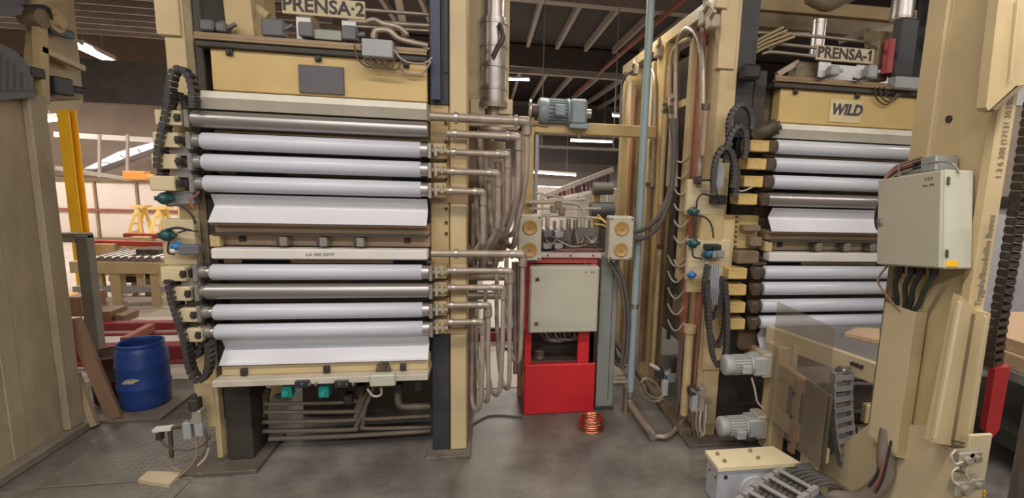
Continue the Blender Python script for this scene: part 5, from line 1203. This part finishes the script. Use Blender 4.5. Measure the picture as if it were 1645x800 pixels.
# electrical enclosure, hung a little out of true
B = Vector((2.2, 2.36, 2.0))
Mt = Matrix.Translation(B) @ Matrix.Rotation(math.radians(-8.0), 4, 'X')
t = thing('wall_enclosure', 'grey electrical enclosure hung on the near cream column', 'electrical box', B)
MB().box(0.012, 0.178, -0.215, 0.215, -0.247, 0.247, 0.008, M=Mt).build('body', GREY_BOX, t)
dr = MB().box(-0.008, 0.012, -0.21, 0.21, -0.243, 0.243, 0.006, M=Mt).build('door', mat('enclosure_door', (0.44, 0.42, 0.325), 0.45, var=0.05, scale=3, dirt=0.1, dirt_col=(0.3, 0.26, 0.18)), t)
MB().box(-0.018, -0.008, 0.165, 0.2, -0.02, 0.02, 0.003, M=Mt).cyl(Mt @ Vector((-0.018, 0.182, 0)), Mt @ Vector((-0.026, 0.182, 0)), 0.009, n=10).build('latch', STEEL, dr)
Rr = Mt.to_3x3()
text('marking', 'LCI', 0.022, INK, dr, Mt @ Vector((-0.0085, -0.135, 0.208)), Rr @ Vector((0, -1, 0)), Rr @ Vector((0, 0, 1)), 0.0008, xscale=1.5)
text('marking', 'No. IPS', 0.018, INK, dr, Mt @ Vector((-0.0085, -0.135, 0.175)), Rr @ Vector((0, -1, 0)), Rr @ Vector((0, 0, 1)), 0.0008, xscale=1.3)
for z in (0.19, -0.17): MB().box(0.015, 0.03, -0.225, -0.215, z - 0.02, z + 0.02, 0.003, M=Mt).build('hinge', GREASE, t)
MB().box(0.02, 0.09, -0.218, -0.215, -0.235, -0.205, M=Mt).build('warning_sticker', YELLOW, t)
for y in (0.14, 0.06, 0.0, -0.08): MB().cyl(Mt @ Vector((0.09, y, -0.247)), Mt @ Vector((0.09, y, -0.29)), 0.022, n=12).build('cable_gland', BLACK, t)
for y0, y1, m in ((0.14, 0.10, GREEN_HOSE), (0.06, 0.05, GREEN_HOSE), (0.0, 0.04, GREEN_HOSE), (-0.08, 0.02, mat('green_conduit', (0.025, 0.045, 0.03), 0.45))):
    MB().tube([Mt @ Vector((0.09, y0, -0.28)), Vector((2.29, 2.36 + y0 * .9, 1.63)), Vector((2.31, 2.36 + (y0 + y1) / 2, 1.54)), Vector((2.33, 2.40 + y1, 1.44))], 0.014, n=10).build('conduit', m, t)
MB().tube([Mt @ Vector((0.05, 0.19, -0.25)), Vector((2.24, 2.56, 1.63)), Vector((2.26, 2.5, 1.55)), Vector((2.31, 2.42, 1.46))], 0.006).build('wire', COPPER_WIRE, t)
MB().tube([Mt @ Vector((0.03, 0.215, 0.16)), Mt @ Vector((0.03, 0.26, 0.05)), Mt @ Vector((0.03, 0.25, -0.03)), Mt @ Vector((0.05, 0.215, -0.06))], 0.01).build('conduit', BLACK, t)
# open cable tray on top
t = thing('cable_tray', 'small open grey metal tray of cables on top of the near enclosure', 'cable tray', Mt @ Vector((0.1, 0, 0.26)))
MB().box(0.05, 0.178, -0.12, 0.13, 0.249, 0.257, M=Mt).box(0.172, 0.178, -0.12, 0.13, 0.257, 0.34, M=Mt).box(0.05, 0.178, -0.12, -0.02, 0.255, 0.335, 0.006, M=Mt).box(0.05, 0.178, 0.12, 0.13, 0.255, 0.32, M=Mt).build('tray', mat('galvanised', (0.36, 0.37, 0.36), 0.4, metal=0.4), t)
for k in range(4):
    z = 0.272 + 0.016 * k
    MB().tube([Mt @ Vector((0.07, -0.02, z + 0.02)), Mt @ Vector((0.07, 0.06, z + 0.012)), Mt @ Vector((0.05, 0.15, z - 0.01)), Mt @ Vector((0.03, 0.22, 0.2 + 0.01 * k)), Mt @ Vector((0.03, 0.24, 0.13))], 0.007).build('wire', [COPPER_WIRE, BLACK, SALMON, OLIVE][k], t)
for k in range(2): MB().cyl(Mt @ Vector((0.06, -0.02, 0.29 + 0.025 * k)), Mt @ Vector((0.06, 0.03, 0.287 + 0.025 * k)), 0.009, n=8).build('plug', BLACK, t)
MB().tube([Mt @ Vector((0.06, 0.02, 0.29)), Mt @ Vector((0.05, -0.1, 0.30)), Mt @ Vector((0.06, -0.2, 0.28)), Mt @ Vector((0.08, -0.225, 0.23))], 0.005).build('wire', PIPE, t)
# valves on the column foot
t = thing('pneumatic_valves', 'cluster of small pneumatic valves at the foot of the near cream column', 'valve', (2.42, 2.0, 0.8))
MB().box(2.395, 2.53, 2.0, 2.02, 0.55, 0.95, 0.004).build('mounting_plate', CREAM_PALE, t)
for px, py, s in ((1548, 735, 0.045), (1562, 732, 0.04), (1544, 782, 0.05), (1566, 775, 0.04)):
    p = onY(px, py, 1.97); MB().box(p.x - s, p.x + s, 1.95, 2.0, p.z - s * .8, p.z + s * .8, 0.006).cyl((p.x, 1.95, p.z), (p.x, 1.93, p.z), s * .45, n=12).build('valve', mat('dusty_alu', (0.40, 0.36, 0.28), 0.45, metal=0.3, dirt=0.4, scale=20), t)
for y in (708, 714, 755): MB().cyl(onY(1530, y, 1.96), onY(1548, y + 4, 1.96), 0.006, n=8).build('fitting', GREASE, t)
for pts in ([(1536, 722), (1528, 732), (1534, 745), (1546, 742)], [(1540, 750), (1530, 758), (1530, 772), (1540, 780)], [(1556, 748), (1552, 760), (1558, 772)]):
    MB().tube([onY(x, y, 1.95) for x, y in pts], 0.006).build('tube', WIRE, t)
p = onY(1575, 790, 1.96); MB().box(p.x, p.x + 0.012, 1.94, 1.95, p.z - 0.015, p.z + 0.015).build('tag', YELLOW, t)

# dark post at the right edge
t = thing('steel_post', 'dark brushed steel post at the very right edge', 'post', (2.4, 1.75, 0))
MB().box(2.41, 2.52, 1.70, 1.80, 0.02, 2.2, 0.008).build('post', mat('brushed_dark', (0.2, 0.17, 0.14), 0.3, metal=0.7, var=0.3, scale=8, stretch=(6, 6, 0.4)), t)
MB().box(2.37, 2.57, 1.63, 1.87, 0, 0.02).build('foot', GREY_DARK, t)

# hanging drive chain and red guard
Yq = 3.0
t = thing('drive_chain', 'heavy dark hanging link chain right of the near cream column', 'chain', (3.7, Yq, 0.9))
MB().chain([(3.665, Yq, 3.6), (3.67, Yq, 2.6), (3.68, Yq, 1.8), (3.675, Yq, 1.2), (3.69, Yq, 0.86)], 0.13, 0.06, 0.062, across=(1, 0.25, 0)).build('links', mat('oily_chain', (0.085, 0.065, 0.05), 0.4, metal=0.4, dirt=0.4, scale=25, dirt_col=(0.25, 0.2, 0.15)), t)
tag(MB().prism([(3.63, 2.93, 0.88), (3.76, 2.93, 0.90), (3.755, 2.93, 0.40), (3.71, 2.93, 0.34), (3.635, 2.93, 0.40)], (0, 0.05, 0)).build('chain_guard', mat('guard_red', (0.40, 0.03, 0.03), 0.45, dirt=0.2)), 'worn red guard at the lower end of the hanging chain', 'guard')
# right conveyor with boards
t = thing('outfeed_conveyor', 'conveyor bed right of the near cream column carrying chipboards', 'conveyor', (4.6, 3.2, 0))
MB().box(3.95, 6.5, 2.7, 4.1, 0.72, 0.80, 0.006).build('bed', GREY_TEAL, t)
MB().box(3.9, 6.5, 2.62, 2.72, 0.55, 0.82, 0.006).build('side_beam', CREAM, t)
MB().box(3.9, 6.5, 2.66, 2.70, 0.34, 0.44, 0.006).build('lower_beam', CREAM, t)
MB().box(3.95, 4.1, 2.62, 2.78, 0.0, 0.55, 0.006).build('leg', CREAM, t)
MB().box(6.2, 6.35, 2.62, 2.78, 0.0, 0.55, 0.006).build('leg', CREAM, t)
MB().box(3.95, 6.4, 2.7, 4.0, 0.2, 0.33).build('lower_shelf', SOOT, t)
for k, (y0, y1, z) in enumerate(((2.85, 4.05, 0.80), (2.9, 3.9, 0.92))):
    tag(MB().box(3.98 + 0.05 * k, 6.4, y0, y1, z + 0.001, z + (0.12 if k == 0 else 0.1), 0.004).build('chipboard', BOARD), 'pale chipboard stack on the right conveyor bed, %s of two' % ('lower' if k == 0 else 'upper'), 'board')
# sliding panel behind
t = thing('panel_partition', 'grey and white panelled partition behind the hanging chain', 'partition', (6.5, 6, 0))
MB().box(4.9, 9.5, 6.0, 6.06, 0.0, 1.9).build('lower_panel', mat('bluish_white_panel', (0.62, 0.62, 0.66), 0.5), t)
MB().box(4.9, 9.5, 5.94, 6.06, 1.9, 2.06).build('dark_rail', SOOT, t)
MB().box(4.9, 9.5, 6.0, 6.06, 2.06, 3.3).build('upper_panel', mat('grey_brown_panel', (0.33, 0.28, 0.24), 0.5), t)
MB().box(4.9, 9.5, 5.98, 6.08, 3.3, 3.6).build('header', mat('bluish_white_panel', (0.62, 0.62, 0.66), 0.5), t)
MB().box(5.4, 5.55, 5.93, 6.0, 2.06, 3.3).box(6.5, 6.65, 5.93, 6.0, 2.06, 3.3).build('mullion', BEIGE, t)

# ================================================================== infeed table before the right press
t = thing('infeed_table', 'cream infeed table before the right press', 'conveyor', (2.6, 3.2, 0))
A = Vector((2.19, 3.57, 0.97)); Bq = Vector((2.47, 2.76, 0.97))
dirc = (Bq - A).normalized(); nrm = Vector((-dirc.y, dirc.x, 0))  # towards +x side
if nrm.x < 0: nrm = -nrm
MB().bar(A, Bq + dirc * 0.1, 0.05, 0.13).build('side_beam', CREAM_PALE, t)
MB().prism([A + nrm * .02 + Vector((0, 0, .03)), Bq + nrm * .02 + Vector((0, 0, .03)), Bq + nrm * 1.3 + Vector((0, .35, .03)), Vector((3.5, 3.57, 1.0))], (0, 0, 0.03)).build('table_top', mat('slate_top', (0.21, 0.20, 0.18), 0.35, dirt=0.2), t)
q = A.lerp(Bq, 0.9) - nrm * 0.026
for k in range(3): MB().cyl(q + dirc * (0.03 * k - .04) + Vector((0, 0, 0.02)), q + dirc * (0.03 * k - .04) - nrm * 0.02 + Vector((0, 0, 0.02)), 0.013, n=10).build('bolt', SOOT, t)
for f in (0.3,):
    q = A.lerp(Bq, f) - nrm * 0.03
    MB().bar(q, Vector((q.x, q.y, 0.68)), 0.09, 0.04, up=(1, 0, 0)).build('upright', CREAM_PALE, t)
MB().box(2.12, 2.24, 3.30, 3.46, 0.10, 0.95, 0.006).build('leg', CREAM, t)
MB().box(2.16, 2.26, 2.9, 2.98, 0.0, 0.55, 0.006).build('leg', CREAM, t)
MB().bar((2.16, 3.4, 0.42), (2.16, 2.72, 0.42), 0.05, 0.1).build('stretcher', CREAM, t)
MB().bar((2.16, 3.4, 0.78), (2.16, 2.9, 0.78), 0.05, 0.1).build('stretcher', BEIGE, t)
MB().bar((2.115, 3.02, 0.82), (2.115, 3.02, 0.28), 0.05, 0.03, up=(1, 0, 0)).build('copper_strip', mat('copper_brown_strip', (0.36, 0.2, 0.12), 0.45, metal=0.2), t)
for z in (0.72, 0.55, 0.36): MB().cyl((2.1, 3.02, z), (2.085, 3.02, z), 0.012, n=8).build('bolt', SOOT, t)
MB().box(2.3, 3.4, 3.05, 3.55, 0.15, 0.55, 0.02).build('dark_drive', SOOT, t)
MB().box(2.13, 2.15, 2.70, 2.97, 0.33, 0.85, 0.004).build('side_plate', mat('brushed_brown_steel', (0.2, 0.165, 0.13), 0.35, metal=0.5, var=0.25, stretch=(1, 1, 0.2)), t)
MB().cyl(onY(1348, 598, 2.9), onY(1418, 600, 2.9), 0.042, n=24).build('roller', STEEL_ROLL, t)
MB().cyl(onY(1356, 614, 2.95), onY(1418, 614, 2.95), 0.02, n=18).build('roller', STEEL_ROLL, t)
MB().box(2.62, 3.2, 2.95, 3.0, 0.5, 0.64, 0.006).build('front_beam', CREAM, t)
MB().box(2.6, 3.2, 2.98, 3.02, 0.42, 0.46).build('lower_rail', PIPE, t)
for px, py in ((1350, 650), (1352, 690), (1385, 695)):
    p = onY(px, py, 3.15); MB().box(p.x - 0.05, p.x + 0.05, 3.15, 3.25, p.z - 0.05, p.z + 0.05, 0.01).build('roller_block', GREASE, t)
a = onZ(1356, 534, 1.0); tag(MB().prism([onZ(1356, 540, 1.031), onZ(1412, 553, 1.031), onZ(1412, 533, 1.031), onZ(1375, 531, 1.031)], (0, 0, 0.028)).build('chipboard', BOARD), 'small orange chipboard lying on the dark infeed table', 'board')
tag(MB().box(2.085, 2.093, 2.68, 3.32, 0.36, 1.30).build('guard_panel', GLASS), 'dusty clear plastic guard panel before the infeed table', 'guard panel')
t = thing('energy_chain', 'grey cable chain hanging under the steel roller of the infeed table', 'cable chain', (2.5, 3.0, 0.2))
MB().chain([onY(*q, 2.84) for q in ((1353, 596), (1351, 630), (1352, 665), (1356, 700), (1362, 735), (1366, 760))], 0.14, 0.05, 0.075, across=(1, 0, 0)).build('links', CHAIN_GREY, t)
m1 = motor('geared_motor', 'upper grey geared motor between the right press and the infeed table', 'grey geared motors', (1.735, 3.4, 0.79), (1, 0, 0), 0.36, 0.078, MOTOR_GREY, False, (0, -1, 0))
m2 = motor('geared_motor', 'lower grey geared motor near the floor below its twin', 'grey geared motors', (1.74, 3.4, 0.29), (1, 0, 0), 0.36, 0.078, MOTOR_GREY, False, (0, -1, -0.3))
for mm, z in ((m1, 0.79), (m2, 0.29)):
    MB().box(2.03, 2.119, 3.33, 3.48, z - 0.09, z + 0.1, 0.01).build('gear_housing', mat('housing_beige', (0.42, 0.38, 0.29), 0.45, dirt=0.3), mm)
MB().tube([(1.94, 3.33, 0.71), (1.97, 3.32, 0.62), (2.0, 3.32, 0.52), (2.06, 3.32, 0.46)], 0.008).build('cable', WIRE, m1)
# gearbox with cream cover in the foreground
t = thing('gearbox', 'grey gearbox with a cream bolted cover in the foreground', 'gearbox', (1.78, 2.97, 0))
MB().box(1.50, 2.0, 2.87, 3.06, 0.0, 0.272, 0.012).build('housing', mat('gearbox_grey', (0.43, 0.44, 0.46), 0.42, dirt=0.15), t)
cv = MB().prism([(1.485, 2.855, 0.276), (2.08, 2.85, 0.276), (2.005, 3.07, 0.276), (1.485, 3.07, 0.276)], (0, 0, 0.026)).build('cover', mat('cream_cover', (0.74, 0.63, 0.40), 0.45, var=0.05), t)
for x, y in ((1.55, 3.01), (1.56, 2.92), (1.80, 3.02), (1.81, 2.93)):
    MB().cyl((x, y, 0.302), (x, y, 0.314), 0.014, n=8).cyl((x, y, 0.314), (x, y, 0.322), 0.008, n=8).build('bolt', BROWN, cv)
MB().lathe((1.755, 2.872, 0.12), [(0.10, 0), (0.10, 0.01), (0.085, 0.015), (0.075, 0.012), (0.07, 0.022), (0.045, 0.026), (0.04, 0.018), (0.02, 0.02), (0, 0.02)], axis=(0, -1, 0), n=32).build('shaft_flange', MATS['gearbox_grey'], t)
for x in (1.55, 1.91): MB().cyl((x, 2.871, 0.225), (x, 2.864, 0.225), 0.014, n=12).build('bolt_hole', INK, t)
for y in (2.91, 3.0): MB().cyl((1.501, y, 0.2), (1.495, y, 0.2), 0.008, n=10).build('bolt_hole', INK, t)
MB().box(1.93, 2.07, 2.90, 3.0, 0.24, 0.27, 0.004).build('mounting_arm', CREAM_PALE, t)
# foreground cable chain
t = thing('energy_chain', 'grey open cable chain crossing the floor in front of the gearbox', 'cable chain', (1.8, 2.6, 0))
MB().chain([(1.15, 2.22, 0.20), (1.45, 2.42, 0.24), (1.72, 2.57, 0.275), (1.99, 2.70, 0.30)], 0.27, 0.05, 0.105, across=(0.3, -0.95, 0), gap=0.55).build('links', mat('fg_chain', (0.30, 0.28, 0.27), 0.5), t)
m = MB()
for k in range(6):
    o_ = -0.09 + 0.035 * k
    m.tube([(1.2 + o_ * .3, 2.25 - o_, 0.195), (1.6 + o_ * .3, 2.5 - o_, 0.245), (1.98 + o_ * .3, 2.69 - o_, 0.285), (2.15 + o_ * .3, 2.69 - o_ * .8, 0.29), (2.3, 2.62 - o_ * .6, 0.2), (2.36, 2.5 - o_ * .5, 0.12)], 0.013, n=8)
m.build('cables', mat('dusty_cables', (0.09, 0.08, 0.07), 0.55), t)
MB().box(2.03, 2.14, 2.78, 2.84, 0.24, 0.31, 0.006).build('end_bracket', GREY_DARK, t)
MB().prism([(2.02, 2.50, 0.25), (2.20, 2.47, 0.24), (2.22, 2.47, 0.10), (1.8, 2.42, 0.08), (1.85, 2.46, 0.18)], (0, 0.02, 0)).build('side_plate', GREY_DARK, t)
for x, y in ((1.2, 2.2), (2.08, 2.66)): MB().box(x - .04, x + .04, y - .04, y + .04, 0, 0.2).build('support', GREY_DARK, t)

# pneumatics at the foot of the left press
t = thing('air_service_unit', 'small air valve stand with a pale pedal beside the left press foot', 'air unit', onZ(300, 735))
Yv = 3.62
pneu(t, ((313, 650, 0.06, 0.09, SOOT), (317, 668, 0.07, 0.1, mat('dusty_alu', (0.4, 0.36, 0.28), 0.45)), (307, 664, 0.05, 0.06, GREASE), (303, 690, 0.05, 0.12, GREY), (322, 688, 0.05, 0.1, GREY)), Yv, onY)
MB().bar(onY(248, 690, Yv), onY(277, 687, Yv), 0.05, 0.02).build('pedal', WHITE_BAR, t)
MB().cyl(onY(276, 688, Yv), onY(302, 682, Yv), 0.014, n=10).build('arm', GREASE, t)
MB().bar(onY(273, 690, Yv), onY(276, 735, Yv), 0.02).build('post', GREASE, t)
p = onY(257, 700, Yv); MB().box(p.x - 0.015, p.x + 0.015, Yv - .02, Yv + .02, p.z - 0.025, p.z + 0.02).build('switch', SOOT, t)
for pts, m in (([(258, 706), (270, 718), (300, 723), (325, 715), (338, 700)], HOSE_DARK), ([(312, 680), (316, 710), (314, 735), (300, 755), (285, 768)], mat('tan_hose', (0.3, 0.22, 0.15), 0.5)), ([(335, 720), (330, 735), (318, 748)], WIRE), ([(276, 735), (277, 750), (290, 757)], mat('tan_hose', (0.3, 0.22, 0.15), 0.5)), ([(320, 690), (330, 690), (332, 720), (326, 732)], HOSE_DARK)):
    MB().tube([onY(x, y, Yv) for x, y in pts], 0.008).build('hose', m, t)
for o in bpy.data.objects:
    if '_base' in o: del o['_base']
